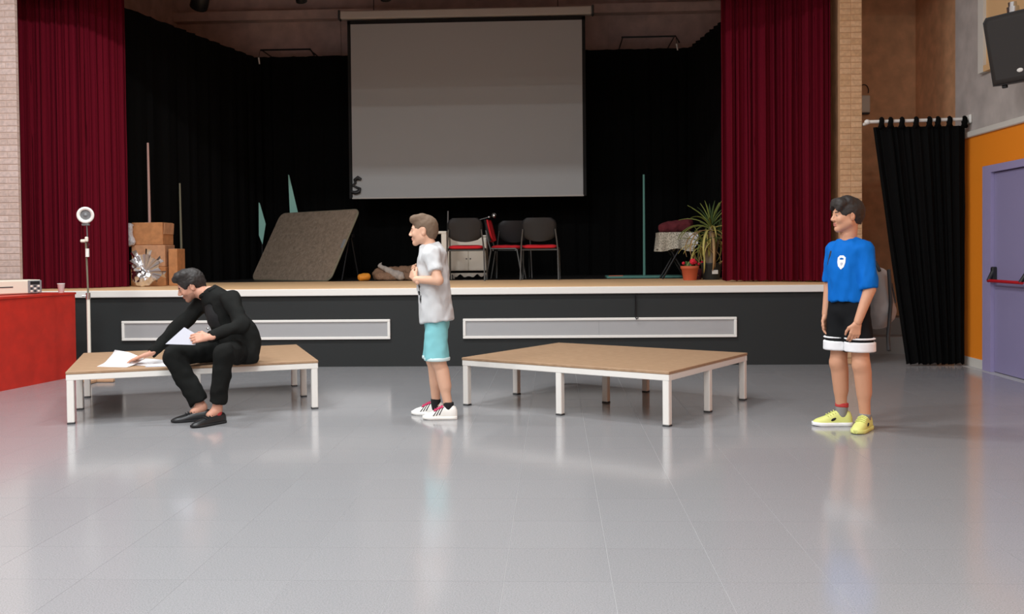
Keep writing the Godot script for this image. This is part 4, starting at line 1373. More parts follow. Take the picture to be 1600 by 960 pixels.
# ---- low platforms
func platforms() -> void:
	var L := 1.82
	var W := 1.45
	var p := thing("low_platform", "low wood topped platform with white square legs standing empty in mid floor", "platform", Vector3(0.41, 0, -7.76), deg_to_rad(-32.6), "low white legged platforms")
	part("tabletop", box_mesh(Vector3(L, 0.02, W), 0.003), M.platform_wood, p, Vector3(0, 0.375, 0))
	for s: float in [-1.0, 1.0]:
		part("apron_rail", box_mesh(Vector3(L - 0.004, 0.045, 0.03), 0.004), M.white_paint, p, Vector3(0, 0.342, s * (W / 2 - 0.018)))
		part("apron_rail", box_mesh(Vector3(0.03, 0.045, W - 0.07), 0.004), M.white_paint, p, Vector3(s * (L / 2 - 0.018), 0.342, 0))
	for i in 3:
		for k in 3:
			part("leg", box_mesh(Vector3(0.05, 0.354, 0.05), 0.005), M.white_paint, p, Vector3((i - 1) * (L / 2 - 0.03), 0.187, (k - 1) * (W / 2 - 0.03)))
			part("leg_foot", box_mesh(Vector3(0.052, 0.01, 0.052), 0.002), M.dark_grey, p, Vector3((i - 1) * (L / 2 - 0.03), 0.005, (k - 1) * (W / 2 - 0.03)))
	copy(p, "low wood topped platform with white square legs on which the man in black sits", Vector3(-2.98, 0, -7.82), deg_to_rad(21.8))
	# papers
	var papers := [[Vector3(-3.35, 0.3855, -7.1), -0.22, 0.085, "white paper sheet propped up behind, nearest the left end of the occupied platform"], [Vector3(-3.16, 0.3875, -7.17), -0.3, 0.02, "white paper sheet under the seated man's outstretched hand"], [Vector3(-2.95, 0.3885, -7.15), 0.1, 0.008, "white paper sheet against the seated man's knee"]]
	for q: Array in papers:
		var pb := B.new()
		var rs := []
		for i in 9:
			var v := i / 8.0
			var z := -0.21 * v
			var lift: float = float(q[2]) * v * v + 0.004 * absf(sin(i * 0.9))
			rs.append(PackedVector3Array([Vector3(-0.13, lift * 1.2 + 0.0012, z), Vector3(0.0, lift + 0.0014, z), Vector3(0.13, lift * 0.5 + 0.0012, z), Vector3(0.13, lift * 0.5, z), Vector3(0, lift, z), Vector3(-0.13, lift * 1.2, z)]))
		pb.rings(rs)
		var o := part("paper_sheet", pb.done(), M.paper, self, q[0])
		o.rotation.y = q[1]
		tag(o, q[3], "paper", "papers on the platform")
	var fo := thing("document_folder", "flat grey and white folder lying partly under the papers by the man's knee", "folder", Vector3(-2.98, 0.385, -7.2), 0.25)
	part("cover", box_mesh(Vector3(0.26, 0.003, 0.2), 0.001), M.paper_grey, fo, Vector3(0, 0.002, 0))

# ---- people
func col(r: int, g: int, b: int) -> Color:
	return Color8(r, g, b).srgb_to_linear()

func arc_hand(s: Soup, wrist: Vector3, fwd: Vector3, palm: Vector3, thumb_side: Vector3, size: float, curls: Array, spread: float, skin: Color, thumb_in := 0.5) -> void:
	var n := Net.new()
	n.cell = 0.0036
	fwd = fwd.normalized()
	palm = (palm - fwd * palm.dot(fwd)).normalized()
	var ts := fwd.cross(palm).normalized()
	if ts.dot(thumb_side) < 0: ts = -ts
	var k := size
	n.cone(wrist - fwd * 0.03 * k, wrist + fwd * 0.02 * k, 0.026 * k, 0.025 * k, 0.02, palm, 0.72)
	var lens := [0.07, 0.078, 0.072, 0.056]
	for i in 4:
		var off := (1.5 - i) * 0.0195 * k
		var base := wrist + fwd * 0.015 * k + ts * off * 0.55
		var kn := wrist + fwd * (0.092 - 0.006 * absf(i - 1.0)) * k + ts * off
		n.cone(base, kn, 0.0135 * k, 0.0115 * k, 0.012)
		var d := (fwd + ts * (1.5 - i) * spread).normalized()
		var an := 0.0
		var p := kn
		var c: float = curls[i]
		for j in 3:
			an += c * float([0.75, 1.0, 0.7][j])
			var dd := (d * cos(an) + palm * sin(an)).normalized()
			var q: Vector3 = p + dd * float(lens[i]) * k * float([0.46, 0.31, 0.25][j])
			n.cone(p, q, float([0.0098, 0.0088, 0.008][j]) * k, float([0.0088, 0.008, 0.0068][j]) * k, 0.004)
			p = q
	# thumb leaves the side of the palm near its base
	var t0 := wrist + fwd * 0.028 * k + ts * 0.02 * k
	var t1 := t0 + (fwd * 0.7 + ts * 0.75 + palm * 0.25 * thumb_in).normalized() * 0.04 * k
	var t2 := t1 + (fwd * 0.95 + ts * 0.25 + palm * 0.5 * thumb_in).normalized() * 0.032 * k
	var t3 := t2 + (fwd * 0.95 - ts * 0.1 * thumb_in + palm * 0.5 * thumb_in).normalized() * 0.026 * k
	n.cone(t0, t1, 0.016 * k, 0.012 * k, 0.012)
	n.cone(t1, t2, 0.011 * k, 0.0098 * k, 0.004)
	n.cone(t2, t3, 0.0098 * k, 0.0075 * k, 0.003)
	n.mesh_into(s, func(_p: Vector3) -> Color: return skin)

# head: xf takes head space (y up, z to the face, origin between the eyes' height and the ears, adult metres) to the body's space
func head_net(s: Soup, xf: Transform3D, neck0: Vector3, neck_r: float, skin: Color, lip: Color, brow: Color, child := 0.0, stubble := false) -> void:
	var n := Net.new()
	n.cell = 0.0042
	var sc := xf.basis.get_scale().x
	var rot := xf.basis.orthonormalized()
	var E := func(c: Vector3, r: Vector3, k: float, cut: bool) -> void: n.ell(xf * c, r * sc, k * sc, rot, cut)
	var K := func(a: Vector3, b: Vector3, ra: float, rb: float, k: float) -> void: n.cone(xf * a, xf * b, ra * sc, rb * sc, k * sc)
	E.call(Vector3(0, 0.028, -0.018), Vector3(0.073, 0.084, 0.094), 0.02, false)
	E.call(Vector3(0, -0.022, 0.028), Vector3(0.061 + 0.004 * child, 0.074, 0.058), 0.03, false)
	for g: float in [-1.0, 1.0]:
		K.call(Vector3(g * 0.05, -0.055, -0.002), Vector3(g * 0.012, -0.094, 0.058), 0.022, 0.017, 0.03)
		E.call(Vector3(g * 0.036, -0.03, 0.062), Vector3(0.022, 0.02, 0.018), 0.02, false)
	E.call(Vector3(0, -0.097, 0.066), Vector3(0.02, 0.016, 0.016), 0.015, false)
	K.call(Vector3(-0.034, 0.016, 0.070), Vector3(0.034, 0.016, 0.070), 0.013, 0.013, 0.016)
	for g: float in [-1.0, 1.0]:
		E.call(Vector3(g * 0.032, -0.002, 0.094), Vector3(0.017, 0.010, 0.016), 0.012, true)
	K.call(Vector3(0, 0.006, 0.082), Vector3(0, -0.028, 0.104 - 0.004 * child), 0.008, 0.011, 0.010)
	for g: float in [-1.0, 1.0]:
		E.call(Vector3(g * 0.011, -0.034, 0.093), Vector3(0.009, 0.008, 0.011), 0.006, false)
		E.call(Vector3(g * 0.031, -0.002, 0.071), Vector3(0.0135, 0.0125, 0.0125), 0.002, false)
	E.call(Vector3(0, -0.058, 0.082), Vector3(0.024, 0.0065, 0.0105), 0.005, false)
	E.call(Vector3(0, -0.070, 0.080), Vector3(0.021, 0.007, 0.0105), 0.005, false)
	E.call(Vector3(0, -0.0635, 0.094), Vector3(0.02, 0.0022, 0.006), 0.003, true)
	for g: float in [-1.0, 1.0]:
		var eb := rot * Basis(Vector3.UP, g * 0.35) * Basis(Vector3.RIGHT, -0.15)
		n.ell(xf * Vector3(g * 0.078, -0.01, -0.014), Vector3(0.008, 0.033, 0.02) * sc, 0.008 * sc, eb)
		n.ell(xf * Vector3(g * 0.088, -0.006, -0.008), Vector3(0.006, 0.018, 0.009) * sc, 0.004 * sc, eb, true)
	n.cone(xf * Vector3(0, -0.06, -0.028), neck0, neck_r, neck_r * 1.12, 0.03)
	var inv := xf.affine_inverse()
	n.mesh_into(s, func(p: Vector3) -> Color:
		var q := inv * p
		if q.z > 0.062:
			for g: float in [-1.0, 1.0]:
				var ex := q.x - g * 0.031
				if absf(ex) < 0.012 and absf(q.y + 0.002) < 0.0048:
					return col(48, 36, 30) if absf(ex) < 0.0068 else col(168, 146, 132)
				if absf(q.x - g * 0.031) < 0.017 and absf(q.y - 0.0215 + 0.004 * absf(ex) / 0.02) < 0.0045: return brow
			if absf(q.x) < 0.018 and q.y < -0.053 and q.y > -0.076 and q.z > 0.074: return lip
		if stubble and q.y < -0.048 and q.z > 0.0: return skin.lerp(brow, 0.3)
		return skin)

func hair_net(xf: Transform3D, seed_: int, amp: float, extra: Array, front_y: float, side_y: float, nape_y: float, thick := 0.011) -> ArrayMesh:
	var n := Net.new()
	n.cell = 0.0046
	var sc := xf.basis.get_scale().x
	var rot := xf.basis.orthonormalized()
	n.noise = FastNoiseLite.new()
	n.noise.seed = seed_
	n.noise.frequency = 34.0
	n.amp = amp
	n.ell(xf * Vector3(0, 0.03, -0.02), Vector3(0.074 + thick, 0.085 + thick, 0.095 + thick) * sc, 0.01, rot)
	n.cone(xf * Vector3(0, -0.02, -0.06), xf * Vector3(0, nape_y, -0.055), 0.056 * sc, 0.046 * sc, 0.03)
	for e in extra: n.cone(xf * e[0], xf * e[1], float(e[2]) * sc, float(e[3]) * sc, 0.03 * sc)
	# face opening
	n.ell(xf * Vector3(0, front_y - 0.145, 0.10), Vector3(0.083, 0.145, 0.098) * sc, 0.004, rot, true)
	for g: float in [-1.0, 1.0]:
		n.ell(xf * Vector3(g * 0.092, side_y - 0.06, 0.0), Vector3(0.045, 0.062, 0.046) * sc, 0.004, rot, true)
	n.ell(xf * Vector3(0, nape_y - 0.105, 0.0), Vector3(0.2, 0.1, 0.2) * sc, 0.004, rot, true)
	return n.mesh(Color.WHITE)

func shoe(parent: Node3D, called: String, xf: Transform3D, L: float, upper: Material, sole: Material, opts := {}) -> Node3D:
	# local: heel at the origin, toe at +z, y up
	var o := Node3D.new()
	place(o, called, parent)
	o.transform = xf
	var wt := [[0.0, 0.5], [0.04, 0.72], [0.12, 0.88], [0.3, 0.86], [0.5, 0.9], [0.68, 1.0], [0.82, 0.92], [0.92, 0.7], [0.98, 0.4], [1.0, 0.22]]
	var low: bool = opts.get("formal", false)
	var ht := [[0.0, 0.26], [0.04, 0.36], [0.12, 0.4], [0.24, 0.37], [0.38, 0.39], [0.5, 0.34], [0.62, 0.27], [0.75, 0.225], [0.88, 0.18], [0.96, 0.13], [1.0, 0.07]]
	if low: ht = [[0.0, 0.22], [0.04, 0.27], [0.12, 0.29], [0.26, 0.27], [0.4, 0.27], [0.5, 0.24], [0.62, 0.2], [0.75, 0.165], [0.88, 0.13], [0.96, 0.1], [1.0, 0.06]]
	var f := func(tab: Array, t: float) -> float:
		for i in tab.size() - 1:
			if t <= float(tab[i + 1][0]): return lerpf(tab[i][1], tab[i + 1][1], (t - float(tab[i][0])) / (float(tab[i + 1][0]) - float(tab[i][0])))
		return tab[tab.size() - 1][1]
	var wm := L * (0.155 if low else 0.172)
	var sh := L * (0.06 if low else 0.1)
	var surf := func(t: float, an: float, out: float) -> Vector3:
		var w: float = f.call(wt, t) * wm + out
		var h: float = f.call(ht, t) * L - sh * 0.6 + out
		var c := cos(an)
		return Vector3(w * signf(c) * pow(absf(c), 0.75), sh * 0.6 + h * pow(maxf(sin(an), 0.0), 0.8), t * L)
	var rs := []
	var ss := []
	for i in 25:
		var t := i / 24.0
		t = t * t * (3.0 - 2.0 * t) * 0.6 + t * 0.4
		var ring := PackedVector3Array()
		for k in 15: ring.append(surf.call(t, PI * k / 14.0, 0.0))
		ring.append(Vector3(-ring[0].x * 0.8, sh * 0.4, t * L)); ring.append(Vector3(ring[0].x * 0.8, sh * 0.4, t * L))
		rs.append(ring)
		var w: float = f.call(wt, t) * wm * 1.05 + 0.003
		var toe := maxf(0.0, t - 0.8) * 0.12 * L
		ss.append(PackedVector3Array([Vector3(w, toe + 0.004, t * L), Vector3(w, sh + toe * 0.4, t * L), Vector3(-w, sh + toe * 0.4, t * L), Vector3(-w, toe + 0.004, t * L), Vector3(-w * 0.9, toe, t * L), Vector3(w * 0.9, toe, t * L)]))
	var b := B.new()
	b.rings(rs)
	part("upper", b.done(), upper, o)
	b = B.new()
	b.rings(ss)
	part("sole", b.done(), sole, o)
	if opts.has("stripe"):
		for sd: float in [-1.0, 1.0]:
			for i in 3:
				b = B.new()
				var q := []
				for k in 5:
					var v := k / 4.0
					var row := []
					for e in 2:
						var t := 0.36 + 0.085 * i + (0.13 * (1.0 - v)) + e * 0.034
						var an := 0.22 + 0.95 * v
						if sd < 0: an = PI - an
						row.append(surf.call(t, an, 0.0015))
						row.append(surf.call(t, an, -0.002))
					q.append(PackedVector3Array([row[0], row[2], row[3], row[1]] if sd > 0 else [row[2], row[0], row[1], row[3]]))
				b.rings(q)
				part("stripe", b.done(), opts.stripe, o)
	if opts.has("tongue"):
		b = B.new()
		var q := []
		for k in 7:
			var t := 0.40 + 0.045 * k
			q.append(PackedVector3Array([surf.call(t, PI * 0.32, 0.003), surf.call(t, PI * 0.5, 0.006), surf.call(t, PI * 0.68, 0.003), surf.call(t, PI * 0.5, -0.003)]))
		b.rings(q)
		part("tongue", b.done(), opts.tongue, o)
	if opts.has("lace"):
		for k in 4:
			b = B.new()
			var t := 0.44 + 0.06 * k
			b.tube([surf.call(t, PI * 0.3, 0.006), surf.call(t + 0.02, PI * 0.5, 0.011), surf.call(t, PI * 0.7, 0.006)], 0.0032, 6)
			part("lace", b.done(), opts.lace, o)
	if opts.has("patch"):
		for sd: float in [0.35, PI - 0.35]:
			b = B.new()
			b.ball(surf.call(0.5, sd, 0.0), Vector3(0.006, 0.009, 0.022), Basis(Vector3.RIGHT, 0.5), 5, 8)
			part("side_badge", b.done(), opts.patch, o)
	return o

func cloth_noise(seed_: int, f: float) -> FastNoiseLite:
	var n := FastNoiseLite.new()
	n.seed = seed_
	n.frequency = f
	n.fractal_octaves = 2
	return n

func patch(n: Net, centre: Vector3, dir: Vector3, up: Vector3, outline: Array, lift := 0.003) -> ArrayMesh:
	# a thin piece of print that follows the cloth: outline as a fan, each point dropped onto the field along dir
	dir = dir.normalized()
	var side := up.cross(dir).normalized()
	var upp := dir.cross(side).normalized()
	var b := B.new()
	var m := n.hit(centre - dir * 0.3, dir) - dir * lift
	var rim := []
	var mid := []
	for p: Vector2 in outline:
		rim.append(n.hit(centre + side * p.x + upp * p.y - dir * 0.3, dir) - dir * lift)
		mid.append(n.hit(centre + side * p.x * 0.5 + upp * p.y * 0.5 - dir * 0.3, dir) - dir * lift)
	var c := rim.size()
	for i in c:
		var k := (i + 1) % c
		var t := [[m, mid[i], mid[k]], [mid[i], rim[i], rim[k]], [mid[i], rim[k], mid[k]]]
		for q in t:
			if (q[1] - q[0]).cross(q[2] - q[0]).dot(-dir) > 0: b.tri(q[0], q[1], q[2])
			else: b.tri(q[0], q[2], q[1])
		b.quad(rim[i], rim[i] + dir * lift, rim[k] + dir * lift, rim[k])
	return b.done()

func boy_in_grey() -> void:
	var t := thing("person", "boy standing in profile in a light grey t-shirt, aqua shorts and white football shoes", "person", Vector3(-0.875, 0, -7.1), deg_to_rad(-92))
	var skin := col(222, 176, 148)
	# faces +z, his left is +x (towards the camera)
	var body := Soup.new()
	var n := Net.new()
	n.cell = 0.0095
	var hipL := Vector3(0.056, 0.76, 0.01)
	var hipR := Vector3(-0.056, 0.76, 0.02)
	var kneeL := Vector3(0.075, 0.415, -0.025)
	var kneeR := Vector3(-0.07, 0.42, 0.04)
	var ankL := Vector3(0.078, 0.075, -0.095)
	var ankR := Vector3(-0.078, 0.075, 0.025)
	n.cone(hipL, kneeL, 0.062, 0.05, 0.03)
	n.cone(hipR, kneeR, 0.062, 0.05, 0.03)
	for s: Array in [[kneeL, ankL], [kneeR, ankR]]:
		var a: Vector3 = s[0]
		var b: Vector3 = s[1]
		n.cone(a, b, 0.047, 0.031, 0.02)
		n.cone(a.lerp(b, 0.18) + Vector3(0, 0, -0.016), a.lerp(b, 0.5) + Vector3(0, 0, -0.014), 0.043, 0.038, 0.03)
		n.ell(a + Vector3(0, 0.0, 0.014), Vector3(0.036, 0.042, 0.036), 0.03)
		n.cone(b, b + Vector3(0, -0.035, 0.02), 0.03, 0.022, 0.02)
	n.cone(Vector3(0, 0.8, 0.01), Vector3(0, 1.0, 0.03), 0.085, 0.085, 0.05, Vector3.BACK, 0.75)
	n.cone(Vector3(0, 1.0, 0.03), Vector3(0, 1.17, 0.03), 0.095, 0.1, 0.05, Vector3.BACK, 0.75)
	n.cone(Vector3(-0.09, 1.19, 0.015), Vector3(0.09, 1.19, 0.015), 0.042, 0.042, 0.05)
	n.cone(Vector3(0, 1.19, 0.02), Vector3(0, 1.28, 0.055), 0.055, 0.05, 0.04)
	var shL := Vector3(0.148, 1.205, 0.01)
	var elL := Vector3(0.2, 1.025, -0.045)
	var wrL := Vector3(0.135, 1.03, 0.13)
	var shR := Vector3(-0.148, 1.205, 0.01)
	var elR := Vector3(-0.2, 1.03, -0.01)
	var wrR := Vector3(-0.08, 1.06, 0.15)
	n.cone(shL, elL, 0.035, 0.036, 0.03)
	n.cone(elL, wrL, 0.037, 0.026, 0.012)
	n.cone(shR, elR, 0.035, 0.036, 0.03)
	n.cone(elR, wrR, 0.037, 0.026, 0.012)
	n.mesh_into(body, func(_p: Vector3) -> Color: return skin)
	arc_hand(body, wrL, Vector3(-0.55, 0.55, 0.5), Vector3(-0.7, -0.1, -0.7), Vector3(0, 1, 0), 0.86, [0.9, 0.95, 1.0, 1.0], 0.02, skin, 1.0)
	arc_hand(body, wrR, Vector3(0.8, 0.35, 0.35), Vector3(0.2, 0.1, -1), Vector3(0, 1, 0), 0.86, [0.5, 0.55, 0.6, 0.6], 0.03, skin, 1.0)
	var hx := Transform3D(Basis(Vector3.UP, 0.06) * Basis(Vector3.RIGHT, 0.04).scaled(Vector3.ONE * 0.955), Vector3(0.0, 1.392, 0.098))
	head_net(body, hx, Vector3(0, 1.25, 0.035), 0.046, skin, col(206, 140, 124), col(120, 92, 72), 1.0)
	part("body", body.done(), M.skin, t)
	part("hair", hair_net(hx, 5, 0.003, [[Vector3(-0.04, 0.092, 0.05), Vector3(0.04, 0.092, 0.05), 0.032, 0.032], [Vector3(-0.03, 0.104, 0.0), Vector3(0.03, 0.104, 0.0), 0.026, 0.026], [Vector3(-0.035, 0.085, 0.072), Vector3(0.035, 0.085, 0.072), 0.02, 0.02]], 0.07, 0.03, -0.055, 0.007), M.hair_brown, t, Vector3.ZERO, "short light brown hair swept up at the front")
	# t-shirt
	var s := Net.new()
	s.cell = 0.0105
	s.noise = cloth_noise(3, 7.0)
	s.nstretch = Vector3(1.5, 1.0, 1.5)
	s.amp = 0.012
	s.cone(Vector3(0, 0.715, 0.0), Vector3(0, 1.04, 0.03), 0.158, 0.138, 0.05, Vector3.BACK, 0.82, true, false)
	s.cone(Vector3(0, 1.0, 0.03), Vector3(0, 1.15, 0.035), 0.138, 0.138, 0.05, Vector3.BACK, 0.8)
	s.cone(Vector3(-0.115, 1.205, 0.012), Vector3(0.115, 1.205, 0.012), 0.062, 0.062, 0.06)
	s.cone(Vector3(0, 1.2, 0.02), Vector3(0, 1.28, 0.045), 0.085, 0.064, 0.04, Vector3.ZERO, 1.0, false, true)
	s.cone(shL + Vector3(-0.01, 0, 0), shL.lerp(elL, 0.66), 0.064, 0.058, 0.013, Vector3.ZERO, 1.0, false, true)
	s.cone(shR + Vector3(0.01, 0, 0), shR.lerp(elR, 0.66), 0.064, 0.058, 0.013, Vector3.ZERO, 1.0, false, true)
	s.ell(Vector3(0, 1.245, 0.062), Vector3(0.058, 0.05, 0.05), 0.01, Basis.IDENTITY, false).k = 0.02
	s.fill()
	var shirt := part("t_shirt", s.mesh(Color.WHITE), M.shirt_grey, t)
	for k in 3:
		var pts := []
		for i in 9:
			var an := TAU * i / 9.0
			pts.append(Vector2((0.014 + 0.006 * sin(an * 3.0 + k)) * cos(an), (0.024 + 0.01 * sin(an * 2.0 + k * 2.0)) * sin(an)))
		part("print", patch(s, Vector3(0.09 - 0.02 * (k % 2), 0.975 - 0.045 * k, 0.1), Vector3(-0.75, 0, -0.7), Vector3.UP, pts), M.sock_black, shirt, Vector3.ZERO, "dark print on the chest")
	# shorts
	var h := Net.new()
	h.cell = 0.0105
	h.noise = cloth_noise(8, 8.0)
	h.amp = 0.008
	var hem := 0.435
	h.cone(Vector3(0, 0.7, 0.0), Vector3(0, 0.74, 0.0), 0.12, 0.115, 0.03, Vector3.BACK, 0.76)
	h.cone(Vector3(0.056, 0.72, 0.0), Vector3(0.072, hem, -0.01), 0.078, 0.094, 0.025, Vector3.ZERO, 1, false, true)
	h.cone(Vector3(-0.056, 0.72, 0.01), Vector3(-0.07, hem, 0.03), 0.078, 0.094, 0.025, Vector3.ZERO, 1, false, true)
	part("shorts", h.mesh(Color.WHITE), M.shorts_aqua, t)
	for sd: float in [-1.0, 1.0]:
		var b := Net.new()
		b.cell = 0.009
		var c := Vector3(0.072, hem, -0.01) if sd > 0 else Vector3(-0.07, hem, 0.03)
		b.cone(c + Vector3(0, -0.006, 0), c + Vector3(0, 0.022, 0), 0.0965, 0.0965, 0.001, Vector3.ZERO, 1, true, true)
		part("shorts_hem", b.mesh(Color.WHITE), M.hem_pale, t, Vector3.ZERO, "pale hem of the shorts")
	# socks and shoes
	for q in 2:
		var a: Vector3 = ankL if q == 0 else ankR
		var sb := Net.new()
		sb.cell = 0.007
		sb.cone(a + Vector3(0, -0.02, 0.004), a + Vector3(0, 0.05, 0.003), 0.036, 0.0385, 0.01, Vector3.ZERO, 1, false, true)
		part("sock", sb.mesh(Color.WHITE), M.sock_black, t)
		var fx := Transform3D(Basis(Vector3.UP, 0.1 if q == 0 else -0.12), Vector3(a.x, 0.0, a.z - 0.06))
		shoe(t, "shoe", fx, 0.255, M.shoe_white, M.shoe_white, {"stripe": M.sock_black, "tongue": M.shoe_pink, "lace": M.shoe_pink})

func boy_in_blue() -> void:
	var t := thing("person", "dark haired boy in a bright blue t-shirt, black shorts and lime shoes", "person", Vector3(2.0, 0, -6.62), deg_to_rad(-54))
	var skin := col(206, 152, 122)
	var body := Soup.new()
	var n := Net.new()
	n.cell = 0.0095
	var hipL := Vector3(0.06, 0.8, 0.0)
	var hipR := Vector3(-0.06, 0.8, 0.0)
	var kneeL := Vector3(0.1, 0.44, 0.0)
	var kneeR := Vector3(-0.085, 0.44, 0.0)
	var ankL := Vector3(0.108, 0.08, -0.03)
	var ankR := Vector3(-0.088, 0.08, -0.04)
	n.cone(hipL, kneeL, 0.062, 0.056, 0.03)
	n.cone(hipR, kneeR, 0.062, 0.056, 0.03)
	for s: Array in [[kneeL, ankL], [kneeR, ankR]]:
		var a: Vector3 = s[0]
		var b: Vector3 = s[1]
		n.cone(a, b, 0.053, 0.034, 0.02)
		n.cone(a.lerp(b, 0.15) + Vector3(0, 0, -0.014), a.lerp(b, 0.52) + Vector3(0, 0, -0.014), 0.05, 0.043, 0.03)
		n.ell(a + Vector3(0, 0.0, 0.014), Vector3(0.041, 0.048, 0.042), 0.03)
		n.cone(b, b + Vector3(0, -0.035, 0.02), 0.032, 0.023, 0.02)
	n.cone(Vector3(0, 0.84, 0), Vector3(0, 1.05, 0.0), 0.09, 0.1, 0.05, Vector3.BACK, 0.72)
	n.cone(Vector3(0, 1.05, 0), Vector3(0, 1.18, 0.0), 0.1, 0.105, 0.05, Vector3.BACK, 0.7)
	n.cone(Vector3(-0.09, 1.215, -0.005), Vector3(0.09, 1.215, -0.005), 0.038, 0.038, 0.05)
	n.cone(Vector3(0, 1.23, -0.01), Vector3(0, 1.32, 0.01), 0.058, 0.05, 0.04)
	var shL := Vector3(0.135, 1.215, -0.01)
	var elL := Vector3(0.168, 0.95, 0.005)
	var wrL := Vector3(0.135, 0.735, 0.085)
	var shR := Vector3(-0.135, 1.215, -0.01)
	var elR := Vector3(-0.17, 0.97, -0.02)
	var wrR := Vector3(-0.165, 0.77, 0.03)
	n.cone(shL, elL, 0.036, 0.037, 0.03)
	n.cone(elL, wrL, 0.04, 0.027, 0.012)
	n.cone(shR, elR, 0.036, 0.037, 0.03)
	n.cone(elR, wrR, 0.04, 0.027, 0.012)
	n.mesh_into(body, func(_p: Vector3) -> Color: return skin)
	arc_hand(body, wrL, Vector3(-0.15, -0.95, 0.18), Vector3(-0.8, -0.1, -0.55), Vector3(-0.3, 0, 1), 0.92, [0.4, 0.5, 0.55, 0.6], 0.02, skin, 0.7)
	arc_hand(body, wrR, Vector3(0.0, -0.97, 0.15), Vector3(1.0, 0, -0.2), Vector3(0.2, 0, 1), 0.92, [0.35, 0.4, 0.45, 0.5], 0.02, skin, 0.6)
	var hx := Transform3D(Basis(Vector3.UP, deg_to_rad(-30)) * Basis(Vector3.RIGHT, 0.02).scaled(Vector3.ONE * 0.98), Vector3(0.005, 1.452, 0.03))
	head_net(body, hx, Vector3(0, 1.29, -0.0), 0.048, skin, col(190, 116, 104), col(60, 44, 36), 1.0)
	part("body", body.done(), M.skin, t)
	var fr := []
	for i in 7:
		var x := -0.06 + 0.02 * i
		fr.append([Vector3(x, 0.078, 0.058), Vector3(x * 1.1 + 0.004 * (i % 2), 0.05 - 0.006 * (i % 3), 0.096 - absf(x) * 0.35), 0.022, 0.009])
	fr.append([Vector3(-0.05, 0.1, 0.0), Vector3(0.05, 0.1, 0.0), 0.03, 0.03])
	fr.append([Vector3(-0.04, 0.085, 0.055), Vector3(0.04, 0.085, 0.055), 0.028, 0.028])
	part("hair", hair_net(hx, 9, 0.004, fr, 0.062, 0.012, -0.05, 0.014), M.hair_dark, t, Vector3.ZERO, "dark hair with a fringe combed forward")
	var s := Net.new()
	s.cell = 0.0105
	s.noise = cloth_noise(5, 7.0)
	s.nstretch = Vector3(1.7, 0.8, 1.7)
	s.amp = 0.012
	s.cone(Vector3(0, 0.865, 0.0), Vector3(0, 1.06, 0.0), 0.146, 0.136, 0.05, Vector3.BACK, 0.8, true, false)
	s.cone(Vector3(0, 1.04, 0.0), Vector3(0, 1.17, 0.0), 0.136, 0.132, 0.05, Vector3.BACK, 0.78)
	s.cone(Vector3(-0.095, 1.22, -0.008), Vector3(0.095, 1.22, -0.008), 0.055, 0.055, 0.06)
	s.cone(Vector3(0, 1.22, -0.01), Vector3(0, 1.275, 0.0), 0.075, 0.062, 0.04, Vector3.ZERO, 1, false, true)
	s.cone(shL + Vector3(-0.01, 0, 0), shL.lerp(elL, 0.98), 0.058, 0.058, 0.013, Vector3.ZERO, 1, false, true)
	s.cone(shR + Vector3(0.01, 0, 0), shR.lerp(elR, 0.9), 0.058, 0.055, 0.013, Vector3.ZERO, 1, false, true)
	s.fill()
	var shirt := part("t_shirt", s.mesh(Color.WHITE), M.shirt_blue, t)
	# white crest with a blue scroll
	var shield := [Vector2(-0.028, 0.03), Vector2(-0.012, 0.044), Vector2(0.012, 0.044), Vector2(0.028, 0.03), Vector2(0.03, 0.0), Vector2(0.022, -0.028), Vector2(0.0, -0.05), Vector2(-0.018, -0.034), Vector2(-0.028, -0.004)]
	var cc := Vector3(0.03, 1.135, 0.15)
	var cd := Vector3(-0.12, 0, -1)
	var crest := part("crest", patch(s, cc, cd, Vector3.UP, shield, 0.004), M.white_cloth, shirt, Vector3.ZERO, "white crest on the chest")
	crest.set_meta("label", "white crest on the chest")
	part("crest_mark", patch(s, cc + Vector3(0, 0.016, 0), cd, Vector3.UP, [Vector2(-0.015, 0.008), Vector2(0.0, 0.013), Vector2(0.015, 0.008), Vector2(0.013, 0.002), Vector2(0.0, 0.006), Vector2(-0.012, 0.001)], 0.0055), M.shirt_blue, shirt, Vector3.ZERO, "blue mark on the crest")
	part("crest_mark", patch(s, cc + Vector3(0.004, -0.012, 0), cd, Vector3.UP, [Vector2(-0.008, 0.006), Vector2(0.006, 0.012), Vector2(0.011, 0.0), Vector2(0.004, -0.012), Vector2(-0.004, -0.006)], 0.0055), M.paper_grey, shirt, Vector3.ZERO, "pale grey mark on the crest")
	# shorts
	var hem := 0.535
	var hl := Vector3(0.088, hem, 0.0)
	var hr := Vector3(-0.082, hem, 0.0)
	var h := Net.new()
	h.cell = 0.0105
	h.noise = cloth_noise(18, 8.0)
	h.amp = 0.006
	h.cone(Vector3(0, 0.8, 0.0), Vector3(0, 0.87, 0.0), 0.128, 0.12, 0.03, Vector3.BACK, 0.76)
	h.cone(Vector3(0.062, 0.84, 0.0), hl, 0.084, 0.096, 0.025, Vector3.ZERO, 1, false, true)
	h.cone(Vector3(-0.062, 0.84, 0.0), hr, 0.084, 0.096, 0.025, Vector3.ZERO, 1, false, true)
	part("shorts", h.mesh(Color.WHITE), M.shorts_black, t)
	for c: Vector3 in [hl, hr]:
		for band: Array in [[-0.004, 0.062, 0.1035], [0.078, 0.09, 0.1025]]:
			var b := Net.new()
			b.cell = 0.007
			b.cone(c + Vector3(0, band[0], 0), c + Vector3(0, band[1], 0), band[2], float(band[2]) - 0.001, 0.001, Vector3.ZERO, 1, true, true)
			part("shorts_band", b.mesh(Color.WHITE), M.white_cloth, t, Vector3.ZERO, "white band at the hem of the shorts")
